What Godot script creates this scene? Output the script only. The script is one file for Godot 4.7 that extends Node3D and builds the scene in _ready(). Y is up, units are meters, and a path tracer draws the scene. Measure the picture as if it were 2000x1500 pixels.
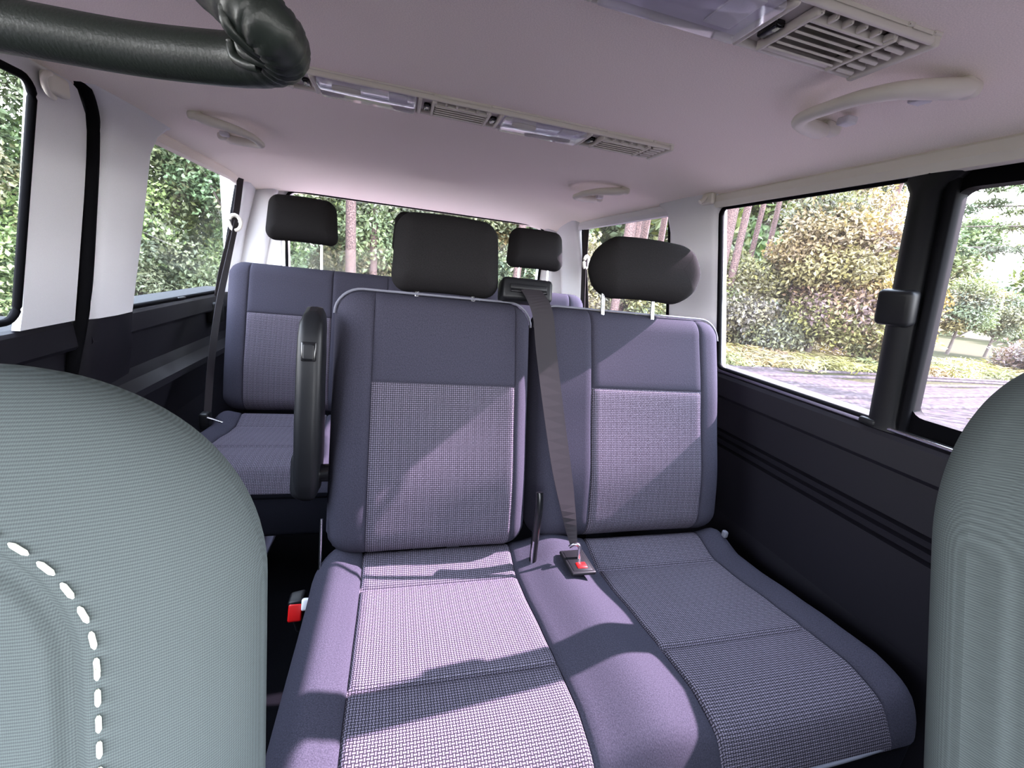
extends Node3D
# A van's passenger cabin seen from between the front seats, looking back.
# Builders work in cabin coordinates (camera height = 0); O lifts them so that the ground outside lies at y = 0.
const O := Vector3(0, 1.55, 0)
const GROUND := -1.55
const FLOOR := -1.05
var M := {}
var rel_of := {}
var used := {}
var rng := RandomNumberGenerator.new()


func _ready() -> void:
	rng.seed = 7
	# ---------- camera ----------
	var cam := Camera3D.new()
	cam.name = "camera"
	add_child(cam)
	cam.fov = 83.0
	cam.near = 0.02
	cam.far = 500.0
	cam.transform = Transform3D(Basis(Vector3(0.9631, 0.10654, 0.24714), Vector3(-0.03772, 0.96268, -0.26801), Vector3(-0.26647, 0.2488, 0.93118)).orthonormalized(), O)
	# ---------- sky, sun, exposure ----------
	var env := Environment.new()
	var sky := Sky.new()
	var sm := ProceduralSkyMaterial.new()
	sm.sky_top_color = Color(0.80, 0.86, 0.95)
	sm.sky_horizon_color = Color(1.0, 0.99, 0.98)
	sm.sky_curve = 0.2
	sm.sky_energy_multiplier = 2.7
	sm.ground_bottom_color = Color(0.42, 0.41, 0.36)
	sm.ground_horizon_color = Color(0.62, 0.60, 0.55)
	sm.sun_angle_max = 1.0
	sky.sky_material = sm
	env.background_mode = Environment.BG_SKY
	env.sky = sky
	env.tonemap_mode = Environment.TONE_MAPPER_LINEAR
	env.tonemap_exposure = 2.8
	env.sdfgi_enabled = true
	env.ssao_enabled = true
	env.ssil_enabled = true
	var we := WorldEnvironment.new()
	we.name = "world"
	we.environment = env
	add_child(we)
	var sun := DirectionalLight3D.new()
	sun.name = "sun"
	sun.light_color = Color(1.0, 0.895, 0.985)
	sun.light_energy = 5.8
	sun.light_angular_distance = 0.5
	sun.shadow_enabled = true
	add_child(sun)
	sun.look_at_from_position(Vector3.ZERO, -Vector3(1.0, 0.78, -0.13), Vector3.UP)
	materials()
	cabin_shell()
	windows()
	consoles()
	handles()
	double_bench()
	rear_bench()
	front_seats()
	belts()
	outside()


# ============================================================ helpers
func numbered(n: String) -> String:
	var k: int = used.get(n, 0)
	used[n] = k + 1
	return n if k == 0 else "%s_%03d" % [n, k]


func thing(called: String, label: String, category: String, base: Vector3, group := "", kind := "") -> Node3D:
	var o := Node3D.new()
	o.name = numbered(called)
	add_child(o)
	o.position = base + O
	o.set_meta("label", label)
	o.set_meta("category", category)
	if group:
		o.set_meta("group", group)
	if kind:
		o.set_meta("kind", kind)
	rel_of[o] = Transform3D(Basis(), base)
	return o


func part(parent: Node3D, called: String, mesh: Mesh, mat: Material, xf := Transform3D(), label := "") -> MeshInstance3D:
	var m := MeshInstance3D.new()
	m.mesh = mesh
	m.material_override = mat
	m.name = called
	parent.add_child(m, true)
	var up: Transform3D = rel_of[parent]
	m.transform = up.affine_inverse() * xf
	rel_of[m] = xf
	if label:
		m.set_meta("label", label)
	return m


func at(p: Vector3, b := Basis()) -> Transform3D:
	return Transform3D(b, p)


func begin(smooth := true) -> SurfaceTool:
	var st := SurfaceTool.new()
	st.begin(Mesh.PRIMITIVE_TRIANGLES)
	st.set_smooth_group(0 if smooth else -1)
	return st


func done(st: SurfaceTool) -> ArrayMesh:
	st.generate_normals()
	return st.commit()


func tri(st: SurfaceTool, a: Vector3, b: Vector3, c: Vector3, ua := Vector2.ZERO, ub := Vector2.ZERO, uc := Vector2.ZERO) -> void:
	if (b - a).cross(c - a).length_squared() < 3e-13:
		return
	st.set_uv(ua)
	st.add_vertex(a)
	st.set_uv(ub)
	st.add_vertex(b)
	st.set_uv(uc)
	st.add_vertex(c)


# a, b, c, d run clockwise seen from the front
func quad(st: SurfaceTool, a: Vector3, b: Vector3, c: Vector3, d: Vector3, ua := Vector2(0, 0), ub := Vector2(0, 1), uc := Vector2(1, 1), ud := Vector2(1, 0)) -> void:
	tri(st, a, b, c, ua, ub, uc)
	tri(st, a, c, d, ua, uc, ud)


# rows of points; faces look to the side from which rows run up and columns run right
func sheet(st: SurfaceTool, rows: Array, uvs: Array = [], flip := false) -> void:
	for j in rows.size() - 1:
		var r0: PackedVector3Array = rows[j]
		var r1: PackedVector3Array = rows[j + 1]
		for i in r0.size() - 1:
			var u := [Vector2(i, j), Vector2(i, j + 1), Vector2(i + 1, j + 1), Vector2(i + 1, j)]
			if uvs:
				u = [uvs[j][i], uvs[j + 1][i], uvs[j + 1][i + 1], uvs[j][i + 1]]
			if flip:
				quad(st, r0[i], r0[i + 1], r1[i + 1], r1[i], u[0], u[3], u[2], u[1])
			else:
				quad(st, r0[i], r1[i], r1[i + 1], r0[i + 1], u[0], u[1], u[2], u[3])


# closed rings of equal count, capped
func loft(rings: Array, smooth := true, flip := false) -> ArrayMesh:
	var st := begin(smooth)
	var rows := []
	var uvs := []
	var run := 0.0
	for j in rings.size():
		var r := PackedVector3Array(rings[j])
		r.append(r[0])
		if j > 0:
			run += (r[0] - rows[j - 1][0]).length()
		var u := PackedVector2Array()
		var ln := 0.0
		for i in r.size():
			if i > 0:
				ln += (r[i] - r[i - 1]).length()
			u.append(Vector2(ln, run))
		rows.append(r)
		uvs.append(u)
	sheet(st, rows, uvs, flip)
	st.set_smooth_group(-1)
	for e in [0, rings.size() - 1]:
		var ring: PackedVector3Array = rings[e]
		var c := Vector3.ZERO
		for p in ring:
			c += p
		c /= ring.size()
		for i in ring.size():
			var p := ring[i]
			var q := ring[(i + 1) % ring.size()]
			if (e == 0) != flip:
				tri(st, c, q, p)
			else:
				tri(st, c, p, q)
	return done(st)


func smooth_path(pts: Array, n: int) -> PackedVector3Array:
	var out := PackedVector3Array()
	for i in pts.size() - 1:
		var a: Vector3 = pts[max(i - 1, 0)]
		var b: Vector3 = pts[i]
		var c: Vector3 = pts[i + 1]
		var d: Vector3 = pts[min(i + 2, pts.size() - 1)]
		for k in n:
			out.append(b.cubic_interpolate(c, a, d, float(k) / n))
	out.append(pts[-1])
	return out


# round tube; rad may be one number or one for each point; flat squeezes it along the side vector
func tube(pts: PackedVector3Array, rad, sides := 10, flat := 1.0, up := Vector3.UP) -> ArrayMesh:
	var rings := []
	for i in pts.size():
		var d := (pts[min(i + 1, pts.size() - 1)] - pts[max(i - 1, 0)]).normalized()
		var s := d.cross(up)
		if s.length() < 0.05:
			s = d.cross(Vector3.RIGHT)
		s = s.normalized()
		var u := s.cross(d).normalized()
		var r: float = rad if rad is float else rad[i]
		var ring := PackedVector3Array()
		for k in sides:
			var a := TAU * k / sides
			ring.append(pts[i] + s * cos(a) * r * flat + u * sin(a) * r)
		rings.append(ring)
	return loft(rings)


# a flat band: points, half widths, side vectors
func band(pts: PackedVector3Array, half: Array, side: Array, thick: float) -> ArrayMesh:
	var rings := []
	for i in pts.size():
		var d := (pts[min(i + 1, pts.size() - 1)] - pts[max(i - 1, 0)]).normalized()
		var s: Vector3 = side[i] if side.size() > 1 else side[0]
		s = (s - d * s.dot(d)).normalized()
		var n := s.cross(d).normalized() * thick * 0.5
		var h: float = half[i] if half.size() > 1 else half[0]
		rings.append(PackedVector3Array([pts[i] - s * h - n, pts[i] + s * h - n, pts[i] + s * h + n, pts[i] - s * h + n]))
	return loft(rings, false)


# box with rounded edges, centred
func rbox(size: Vector3, r: float, fine := false) -> ArrayMesh:
	var st := begin()
	var h := size / 2
	for ax in 3:
		for sg in [-1.0, 1.0]:
			var u := (ax + 1) % 3
			var v := (ax + 2) % 3
			var gu := steps(h[u], r, fine)
			var gv := steps(h[v], r, fine)
			var rows := []
			for b in gv:
				var row := PackedVector3Array()
				for a in gu:
					var p := Vector3()
					p[ax] = h[ax] * sg
					p[u] = a
					p[v] = b
					var q := p.clamp(-(h - Vector3.ONE * r), h - Vector3.ONE * r)
					row.append(q + (p - q).normalized() * r)
				rows.append(row)
			sheet(st, rows, [], sg < 0)
	return done(st)


func steps(h: float, r: float, fine: bool) -> Array:
	if fine:
		return [-h, -h + r * 0.25, -h + r * 0.6, -h + r, h - r, h - r * 0.6, h - r * 0.25, h]
	return [-h, -h + r, h - r, h]


# profile (x, y) swept along z
func sweep_z(profile: Array, z0: float, z1: float, smooth := false) -> ArrayMesh:
	var rings := []
	for z in [z0, z1]:
		var ring := PackedVector3Array()
		for p in profile:
			ring.append(Vector3(p.x, p.y, z))
		rings.append(ring)
	# caps of a hollow profile need real triangles
	var st := begin(smooth)
	var n := profile.size()
	for i in n:
		var k := (i + 1) % n
		quad(st, rings[0][i], rings[1][i], rings[1][k], rings[0][k])
	var ids := Geometry2D.triangulate_polygon(PackedVector2Array(profile))
	st.set_smooth_group(-1)
	for t in range(0, ids.size(), 3):
		tri(st, rings[0][ids[t]], rings[0][ids[t + 1]], rings[0][ids[t + 2]])
		tri(st, rings[1][ids[t]], rings[1][ids[t + 2]], rings[1][ids[t + 1]])
	return done(st)


# the leaning side walls; off > 0 lies outwards
func wall(side: int, z: float, y: float, off := 0.0) -> Vector3:
	if side > 0:
		return Vector3(0.95 - 0.196 * (y + 0.22) + off, y, z)
	return Vector3(-0.75 + 0.196 * (y + 0.22) - off, y, z)


# outline (z, y) on a side wall, from off_in to off_out
func plate(side: int, poly: Array, off_in: float, off_out: float) -> ArrayMesh:
	var st := begin(false)
	var n := poly.size()
	for i in n:
		var a: Vector2 = poly[i]
		var b: Vector2 = poly[(i + 1) % n]
		quad(st, wall(side, a.x, a.y, off_in), wall(side, a.x, a.y, off_out), wall(side, b.x, b.y, off_out), wall(side, b.x, b.y, off_in))
	var ids := Geometry2D.triangulate_polygon(PackedVector2Array(poly))
	for t in range(0, ids.size(), 3):
		for o in [off_in, off_out]:
			var q := []
			for k in 3:
				var p: Vector2 = poly[ids[t + k]]
				q.append(wall(side, p.x, p.y, o))
			tri(st, q[0], q[1], q[2])
	return done(st)


# upright trim with rounded inner edges: list of [y, z0, z1, off_in, off_out]
func pillar(side: int, levels: Array, r := 0.018) -> ArrayMesh:
	var rings := []
	for l in levels:
		var ring := PackedVector3Array()
		for p in [Vector2(l[1], l[4]), Vector2(l[1], l[3] + r), Vector2(l[1] + r * 0.3, l[3] + r * 0.3), Vector2(l[1] + r, l[3]), Vector2((l[1] + l[2]) * 0.5, l[3] - 0.004), Vector2(l[2] - r, l[3]), Vector2(l[2] - r * 0.3, l[3] + r * 0.3), Vector2(l[2], l[3] + r), Vector2(l[2], l[4])]:
			ring.append(wall(side, p.x, l[0], p.y))
		rings.append(ring)
	return loft(rings, true, side > 0)


func rounded(z0: float, z1: float, y0: float, y1: float, r: float, n := 5) -> Array:
	var out := []
	for c in [[z1 - r, y1 - r, 0.0], [z0 + r, y1 - r, 90.0], [z0 + r, y0 + r, 180.0], [z1 - r, y0 + r, 270.0]]:
		for k in n + 1:
			var a := deg_to_rad(c[2] + 90.0 * k / n)
			out.append(Vector2(c[0] + cos(a) * r, c[1] + sin(a) * r))
	return out


func rp(e: float, r: float) -> float:
	var t := clampf(e / r, 0.0, 1.0)
	return sqrt(maxf(0.0, 1.0 - (1.0 - t) * (1.0 - t)))


func bell(d: float, w: float) -> float:
	return exp(-(d / w) * (d / w))


func lines(a: float, b: float, breaks: Array, step: float, lip: float) -> PackedFloat32Array:
	var ks := [a, b]
	for t in [0.04, 0.14, 0.32, 0.6, 1.0]:
		ks.append(a + lip * t)
		ks.append(b - lip * t)
	for k in breaks:
		if k > a and k < b:
			for d in [-0.008, -0.0035, 0.0, 0.0035, 0.008]:
				ks.append(k + d)
	ks.sort()
	var out := PackedFloat32Array([a])
	for i in ks.size() - 1:
		var span: float = ks[i + 1] - ks[i]
		if span < 0.0004:
			continue
		var n := maxi(1, int(ceil(span / step)))
		for k in range(1, n + 1):
			out.append(ks[i] + span * k / n)
	return out


# An upholstered body: a rounded rectangle swelling to the front by front(x, y, edge distance) and to the back by a
# rounded shell. region(x, y) sorts the front into panels. Returns a mesh for each panel and, last, the back shell.
func pillow(w: float, h: float, r: float, front: Callable, back: float, bx: Array, by: Array, step: float, region: Callable, nreg: int, warp: Callable, lip := 0.05) -> Array:
	var xs := lines(-w / 2, w / 2, bx, step, lip)
	var ys := lines(-h / 2, h / 2, by, step, lip)
	var b := Vector2(w / 2 - r, h / 2 - r)
	var f := []
	var g := []
	var uv := []
	for y in ys:
		var fr := PackedVector3Array()
		var gr := PackedVector3Array()
		var ur := PackedVector2Array()
		for x in xs:
			var p := Vector2(x, y)
			var q := p.abs() - b
			var qm := q.max(Vector2.ZERO)
			var d := qm.length() + minf(maxf(q.x, q.y), 0.0) - r
			if d > 0.0:
				p = p.sign() * (b + qm.normalized() * r)
				d = 0.0
			var e := -d
			fr.append(warp.call(Vector3(p.x, p.y, front.call(p.x, p.y, e))))
			gr.append(warp.call(Vector3(p.x, p.y, -back * rp(e, minf(back, 0.04)))))
			ur.append(p)
		f.append(fr)
		g.append(gr)
		uv.append(ur)
	var run := -h / 2
	for j in ys.size():
		if j > 0:
			var c := xs.size() / 4
			run += 0.5 * (f[j][c].distance_to(f[j - 1][c]) + f[j][3 * c].distance_to(f[j - 1][3 * c]))
		for i in xs.size():
			uv[j][i].y = run
	var tools := []
	for k in nreg:
		tools.append(begin())
	var st := begin()
	for j in ys.size() - 1:
		for i in xs.size() - 1:
			var t: SurfaceTool = tools[region.call((xs[i] + xs[i + 1]) / 2, (ys[j] + ys[j + 1]) / 2)]
			quad(t, f[j][i], f[j + 1][i], f[j + 1][i + 1], f[j][i + 1], uv[j][i], uv[j + 1][i], uv[j + 1][i + 1], uv[j][i + 1])
			quad(st, g[j][i], g[j][i + 1], g[j + 1][i + 1], g[j + 1][i], uv[j][i], uv[j][i + 1], uv[j + 1][i + 1], uv[j + 1][i])
	var out := []
	for t in tools:
		out.append(done(t))
	out.append(done(st))
	return out


# the same body built from inset rings, for near things whose outline must run smooth
func ring_pillow(w: float, h: float, r: float, front: Callable, back: float, es: Array, warp: Callable, nc := 14, ne := 12) -> Array:
	var f := []
	var g := []
	var uv := []
	for e in es:
		var fr := PackedVector3Array()
		var gr := PackedVector3Array()
		var ur := PackedVector2Array()
		var pts := rounded(-w / 2 + e, w / 2 - e, -h / 2 + e, h / 2 - e, clampf(r - e, 0.0001, minf(w / 2 - e, h / 2 - e)), nc)
		for i in pts.size():
			var a: Vector2 = pts[i]
			var b: Vector2 = pts[(i + 1) % pts.size()]
			var n := ne if i % (nc + 1) == nc else 1
			for k in n:
				var p := a.lerp(b, float(k) / n)
				fr.append(warp.call(Vector3(p.x, p.y, front.call(p.x, p.y, e))))
				gr.append(warp.call(Vector3(p.x, p.y, -back * rp(e, minf(back, 0.04)))))
				ur.append(p)
		for t in [fr, gr]:
			t.append(t[0])
		ur.append(ur[0])
		f.append(fr)
		g.append(gr)
		uv.append(ur)
	var sf := begin()
	var sg := begin()
	sheet(sf, f, uv)
	sheet(sg, g, uv, true)
	return [done(sf), done(sg)]


# ============================================================ materials
func mat(name_: String, c: Color, rough: float, tex: Texture2D = null, nrm: Texture2D = null, scale := 1.0, tri_world := false, depth := 1.0) -> StandardMaterial3D:
	var m := StandardMaterial3D.new()
	m.resource_name = name_
	m.albedo_color = c
	m.roughness = rough
	if "fabric" in name_ or name_ in ["carpet", "rubber", "sand", "grass ground"]:
		m.metallic_specular = 0.12
	elif name_ in ["dark trim", "dark webbing", "webbing", "black plastic"]:
		m.metallic_specular = 0.3
	m.albedo_texture = tex
	if nrm:
		m.normal_enabled = true
		m.normal_texture = nrm
		m.normal_scale = depth
	m.uv1_scale = Vector3(scale, scale, scale)
	m.uv1_triplanar = tri_world
	m.cull_mode = BaseMaterial3D.CULL_DISABLED
	M[name_] = m
	return m


func noise_tex(freq: float, low: float, high: float, sd: int, size := 256, oct := 3, tint := Color.WHITE, tint2 := Color.WHITE) -> ImageTexture:
	var n := FastNoiseLite.new()
	n.seed = sd
	n.frequency = freq
	n.fractal_octaves = oct
	var im := n.get_seamless_image(size, size)
	var o := Image.create(size, size, false, Image.FORMAT_RGB8)
	for y in size:
		for x in size:
			var v := clampf((im.get_pixel(x, y).r - 0.2) / 0.6, 0, 1)
			var k := lerpf(low, high, v)
			var t := tint.lerp(tint2, v)
			o.set_pixel(x, y, Color(t.r * k, t.g * k, t.b * k))
	return ImageTexture.create_from_image(o)


func bump_tex(src: Image, strength: float) -> ImageTexture:
	var im: Image = src.duplicate()
	im.convert(Image.FORMAT_RGBA8)
	im.bump_map_to_normal_map(strength)
	return ImageTexture.create_from_image(im)


func weave_image() -> Image:
	var r := RandomNumberGenerator.new()
	r.seed = 3
	var n := 4
	var c := 32
	var im := Image.create(n * c, n * c, false, Image.FORMAT_RGB8)
	for cy in n:
		for cx in n:
			var lift := r.randf_range(0.88, 1.0)
			for y in c:
				for x in c:
					var u := (x + 0.5) / c - 0.5
					var v := (y + 0.5) / c - 0.5
					if (cx + cy) % 2 == 1:
						var s := u
						u = v
						v = s
					var inside := smoothstep(0.30, 0.17, absf(u)) * smoothstep(0.60, 0.42, absf(v))
					var k := lerpf(0.40, 1.0 * lift, inside)
					im.set_pixel(cx * c + x, cy * c + y, Color(k, k, k))
	return im


func rib_image() -> Image:
	var r := RandomNumberGenerator.new()
	r.seed = 9
	var im := Image.create(256, 256, false, Image.FORMAT_RGB8)
	for y in 256:
		for x in 256:
			var k := 0.86 + 0.07 * sin(TAU * y / 16.0) + r.randf_range(-0.06, 0.06) + 0.04 * sin(TAU * x / 8.0)
			im.set_pixel(x, y, Color(k, k, k))
	return im


func materials() -> void:
	var wv := weave_image()
	var wt := ImageTexture.create_from_image(wv)
	var wn := bump_tex(wv, 3.0)
	var grain := noise_tex(0.12, 0.74, 1.0, 5, 256, 2)
	var grain_n := bump_tex(grain.get_image(), 2.0)
	var rb := rib_image()
	var rt := ImageTexture.create_from_image(rb)
	var rn := bump_tex(rb, 2.0)
	mat("weave fabric", Color(0.41, 0.388, 0.44), 0.95, wt, wn, 58.0)
	mat("plum grey fabric", Color(0.218, 0.213, 0.254), 0.95, grain, grain_n, 14.0, true, 0.6)
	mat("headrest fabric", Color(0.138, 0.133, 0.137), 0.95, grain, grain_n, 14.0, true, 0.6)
	mat("slate ribbed fabric", Color(0.325, 0.352, 0.352), 0.95, rt, rn, 42.0)
	mat("black fabric", Color(0.09, 0.09, 0.115), 0.95, grain, grain_n, 14.0, true, 0.6)
	mat("piping", Color(0.34, 0.34, 0.38), 0.8)
	mat("thread", Color(0.86, 0.88, 0.80), 0.8)
	mat("headliner", Color(0.985, 0.94, 0.90), 0.95, noise_tex(0.2, 0.93, 1.0, 8, 256, 2), null, 9.0, true)
	mat("pale trim", Color(0.835, 0.83, 0.845), 0.6, noise_tex(0.25, 0.95, 1.0, 12, 256, 2), null, 8.0, true)
	mat("beige plastic", Color(0.83, 0.81, 0.77), 0.5)
	mat("dark trim", Color(0.078, 0.073, 0.10), 0.55, noise_tex(0.3, 0.85, 1.0, 14, 256, 2), null, 10.0, true)
	mat("black plastic", Color(0.068, 0.07, 0.08), 0.42)
	mat("black gloss", Color(0.06, 0.06, 0.07), 0.2)
	mat("rubber", Color(0.045, 0.045, 0.055), 0.7)
	mat("leather", Color(0.125, 0.15, 0.135), 0.4, null, bump_tex(noise_tex(0.06, 0.0, 1.0, 21, 256, 3).get_image(), 1.5), 14.0, true, 0.35)
	mat("webbing", Color(0.135, 0.122, 0.135), 0.7)
	mat("dark webbing", Color(0.10, 0.08, 0.095), 0.7)
	mat("red plastic", Color(0.72, 0.04, 0.05), 0.35)
	mat("carpet", Color(0.05, 0.05, 0.065), 1.0, grain, grain_n, 14.0, true)
	var steel := mat("steel", Color(0.82, 0.82, 0.84), 0.22)
	steel.metallic = 1.0
	var alu := mat("aluminium", Color(0.45, 0.43, 0.50), 0.5)
	alu.metallic = 0.9
	var glass := mat("window glass", Color(0.80, 0.86, 0.84, 0.012), 0.02)
	glass.metallic_specular = 0.18
	glass.transparency = BaseMaterial3D.TRANSPARENCY_ALPHA
	var dusty := mat("dusty glass", Color(0.80, 0.78, 0.80, 0.024), 0.02)
	dusty.metallic_specular = 0.18
	dusty.transparency = BaseMaterial3D.TRANSPARENCY_ALPHA
	var lens_ := mat("lamp lens", Color(0.84, 0.83, 0.90, 0.22), 0.06)
	lens_.transparency = BaseMaterial3D.TRANSPARENCY_ALPHA
	mat("reflector", Color(0.84, 0.82, 0.86), 0.3)
	mat("bulb", Color(0.85, 0.83, 0.74), 0.25)
	# outdoors
	mat("grass ground", Color(1, 1, 1), 1.0, noise_tex(0.05, 0.55, 1.0, 31, 512, 5, Color(0.225, 0.207, 0.145), Color(0.235, 0.245, 0.145)), null, 0.5, true)
	mat("sand", Color(1, 1, 1), 1.0, noise_tex(0.04, 0.72, 1.0, 33, 512, 5, Color(0.255, 0.225, 0.232), Color(0.32, 0.287, 0.302)), null, 0.35, true)
	mat("pine bark", Color(1, 1, 1), 0.95, noise_tex(0.08, 0.55, 1.0, 35, 256, 4, Color(0.34, 0.255, 0.25), Color(0.46, 0.36, 0.345)), null, 1.2, true)
	mat("grey bark", Color(1, 1, 1), 0.95, noise_tex(0.08, 0.5, 1.0, 36, 256, 4, Color(0.30, 0.26, 0.25), Color(0.42, 0.37, 0.34)), null, 1.5, true)
	var leaf := mat("leaf", Color(1, 1, 1), 0.6)
	leaf.vertex_color_use_as_albedo = true
	leaf.backlight_enabled = true
	leaf.backlight = Color(0.45, 0.5, 0.2)
	var needle := mat("needle", Color(1, 1, 1), 0.7)
	needle.vertex_color_use_as_albedo = true


# ============================================================ cabin shell
func roof_y(x: float, z: float) -> float:
	var d := maxf(0.0, absf(x - 0.1) - 0.50) / 0.26
	var y := 0.302 - 0.040 * d * d
	if z < -1.95:
		var t := (-1.95 - z) / 0.45
		y -= 0.045 * t * t
	if z > 0.35:
		var t := (z - 0.35) / 0.55
		y -= 0.05 * t * t
	return y


func cabin_shell() -> void:
	# ceiling
	var c := thing("ceiling", "pale pinkish beige fabric headliner over the whole cabin", "ceiling", Vector3(0.1, 0.3, -0.8), "", "structure")
	var st := begin()
	var zs := [-2.42, -1.022, -0.925, -0.532, -0.430, 0.9]
	var xs := [-0.68, -0.335, 0.565, 0.88]
	for k in 44:
		zs.append(lerpf(-2.38, 0.86, k / 43.0))
	for k in 40:
		xs.append(lerpf(-0.66, 0.86, k / 39.0))
	zs.sort()
	xs.sort()
	var rows := []
	var tops := []
	for z in zs:
		var row := PackedVector3Array()
		var top := PackedVector3Array()
		for x in xs:
			row.append(Vector3(x, roof_y(x, z), z))
			top.append(Vector3(x, roof_y(x, z) + 0.06, z))
		rows.append(row)
		tops.append(top)
	sheet(st, tops, [], true)
	for j in zs.size() - 1:
		var zc: float = (zs[j] + zs[j + 1]) / 2
		var cut := (zc > -1.022 and zc < -0.925) or (zc > -0.532 and zc < -0.430)
		for i in xs.size() - 1:
			var xc: float = (xs[i] + xs[i + 1]) / 2
			if not (cut and xc > -0.335 and xc < 0.565):   # the consoles are let into the headliner
				quad(st, rows[j][i], rows[j + 1][i], rows[j + 1][i + 1], rows[j][i + 1])
		for s in [0, xs.size() - 1]:
			quad(st, rows[j][s], rows[j + 1][s], tops[j + 1][s], tops[j][s])
	for s in [0, zs.size() - 1]:
		for i in xs.size() - 1:
			quad(st, rows[s][i], rows[s][i + 1], tops[s][i + 1], tops[s][i])
	part(c, "headliner", done(st), M["headliner"])
	# floor
	var f := thing("floor", "black carpeted cabin floor under the seats", "floor", Vector3(0.1, FLOOR, -0.8), "", "structure")
	part(f, "carpet", rbox(Vector3(1.9, 0.08, 4.0), 0.01), M["carpet"], at(Vector3(0.1, FLOOR - 0.04, -0.45)))
	for x in [-0.42, -0.15, 0.25, 0.7]:
		part(f, "seat_rail", rbox(Vector3(0.045, 0.012, 1.9), 0.004), M["aluminium"], at(Vector3(x, FLOOR + 0.006, -1.25)))
	# side walls
	wall_right()
	wall_left()
	wall_back()
	wall_front()


func lower_profile(side: int, grooves: bool) -> Array:
	var p := [Vector2(1.02, -0.222), Vector2(0.975, -0.222), Vector2(0.948, -0.222), Vector2(0.938, -0.226), Vector2(0.934, -0.234), Vector2(0.930, -0.284), Vector2(0.935, -0.292), Vector2(0.955, -0.298)]
	if grooves:
		for y in [-0.388, -0.409, -0.432]:
			p.append_array([Vector2(0.953, y + 0.004), Vector2(0.966, y + 0.001), Vector2(0.966, y - 0.002), Vector2(0.951, y - 0.005)])
	else:
		p.append_array([Vector2(0.958, -0.40), Vector2(0.945, -0.43), Vector2(0.915, -0.455), Vector2(0.912, -0.475), Vector2(0.945, -0.49)])
	p.append_array([Vector2(0.955, -0.62), Vector2(0.93, -0.86), Vector2(0.92, FLOOR), Vector2(1.08, FLOOR), Vector2(1.08, -0.222)])
	if side < 0:
		for i in p.size():
			p[i] = Vector2(0.2 - p[i].x, p[i].y)
		p.reverse()
	return p


func wall_right() -> void:
	var w := thing("wall_right", "dark plum lower side panel with pale pillars right of the seats", "wall", Vector3(0.98, FLOOR, -0.8), "", "structure")
	part(w, "lower_panel", sweep_z(lower_profile(1, true), -2.44, 0.9), M["dark trim"], Transform3D(), "dark plum lower panel with three grooves")
	# header rail over the sliding window
	var prof := []
	for q in [Vector2(0.236, 0.012), Vector2(0.230, 0.0), Vector2(0.232, -0.012), Vector2(0.246, -0.016), Vector2(0.262, -0.013), Vector2(0.270, -0.006), Vector2(0.30, 0.0), Vector2(0.33, 0.012)]:
		var v := wall(1, 0, q.x, q.y)
		prof.append(Vector2(v.x, v.y))
	part(w, "header_trim", sweep_z(prof, -1.128, 0.9), M["beige plastic"], Transform3D(), "beige strip along the top of the window")
	part(w, "rear_header", sweep_z(prof, -2.44, -1.30), M["pale trim"])
	# pale pillar between the two windows
	part(w, "pillar_trim", pillar(1, [[-0.225, -1.345, -1.070, -0.012, 0.002], [0.0, -1.345, -1.086, -0.014, 0.002], [0.18, -1.345, -1.098, -0.016, 0.002], [0.235, -1.36, -1.10, -0.018, 0.002], [0.268, -1.41, -1.10, -0.020, 0.002], [0.285, -1.45, -1.08, -0.020, 0.002]], 0.03), M["pale trim"], Transform3D(), "pale grey pillar cover")
	part(w, "rear_pillar", pillar(1, [[-0.225, -2.44, -2.06, -0.02, 0.002], [0.05, -2.44, -2.07, -0.02, 0.002], [0.235, -2.44, -2.09, -0.03, 0.002], [0.29, -2.44, -2.06, -0.05, 0.002]], 0.03), M["pale trim"])
	part(w, "front_pillar", pillar(1, [[-0.225, -0.12, 0.06, -0.012, 0.002], [0.29, -0.12, 0.06, -0.012, 0.002]], 0.02), M["pale trim"])
	for q in [[-2.44, -2.17, -0.222, 0.30], [-1.325, -1.16, -0.222, 0.30], [-0.10, 0.04, -0.222, 0.30], [-2.44, 0.9, 0.262, 0.31]]:
		part(w, "body_panel", plate(1, [Vector2(q[0], q[2]), Vector2(q[1], q[2]), Vector2(q[1], q[3]), Vector2(q[0], q[3])], 0.006, 0.045), M["rubber"])
	# coat hook
	var hk := part(w, "coat_hook", rbox(Vector3(0.016, 0.03, 0.045), 0.006, true), M["beige plastic"], at(wall(1, -1.135, 0.255, -0.022)))
	part(hk, "hook_peg", tube(smooth_path([wall(1, -1.135, 0.262, -0.026), wall(1, -1.135, 0.250, -0.04), wall(1, -1.135, 0.243, -0.05)], 4), 0.006, 8), M["beige plastic"])
	# window ledge strips
	part(w, "sill_strip", rbox(Vector3(0.020, 0.008, 0.50), 0.002), M["black gloss"], at(Vector3(0.958, -0.2185, -0.865)))
	part(w, "sill_rail", rbox(Vector3(0.008, 0.010, 0.46), 0.002), M["aluminium"], at(Vector3(0.945, -0.2175, -0.85)))
	part(w, "rail_end", rbox(Vector3(0.024, 0.014, 0.035), 0.005, true), M["black plastic"], at(Vector3(0.945, -0.216, -0.625)))
	part(w, "bright_rail", rbox(Vector3(0.020, 0.008, 0.55), 0.003), M["steel"], at(Vector3(0.948, -0.218, -0.325)))
	for z in [-0.97, -0.86, -0.76]:
		part(w, "screw", tube(PackedVector3Array([Vector3(0.958, -0.2145, z), Vector3(0.958, -0.212, z)]), 0.003, 8), M["steel"])


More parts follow.
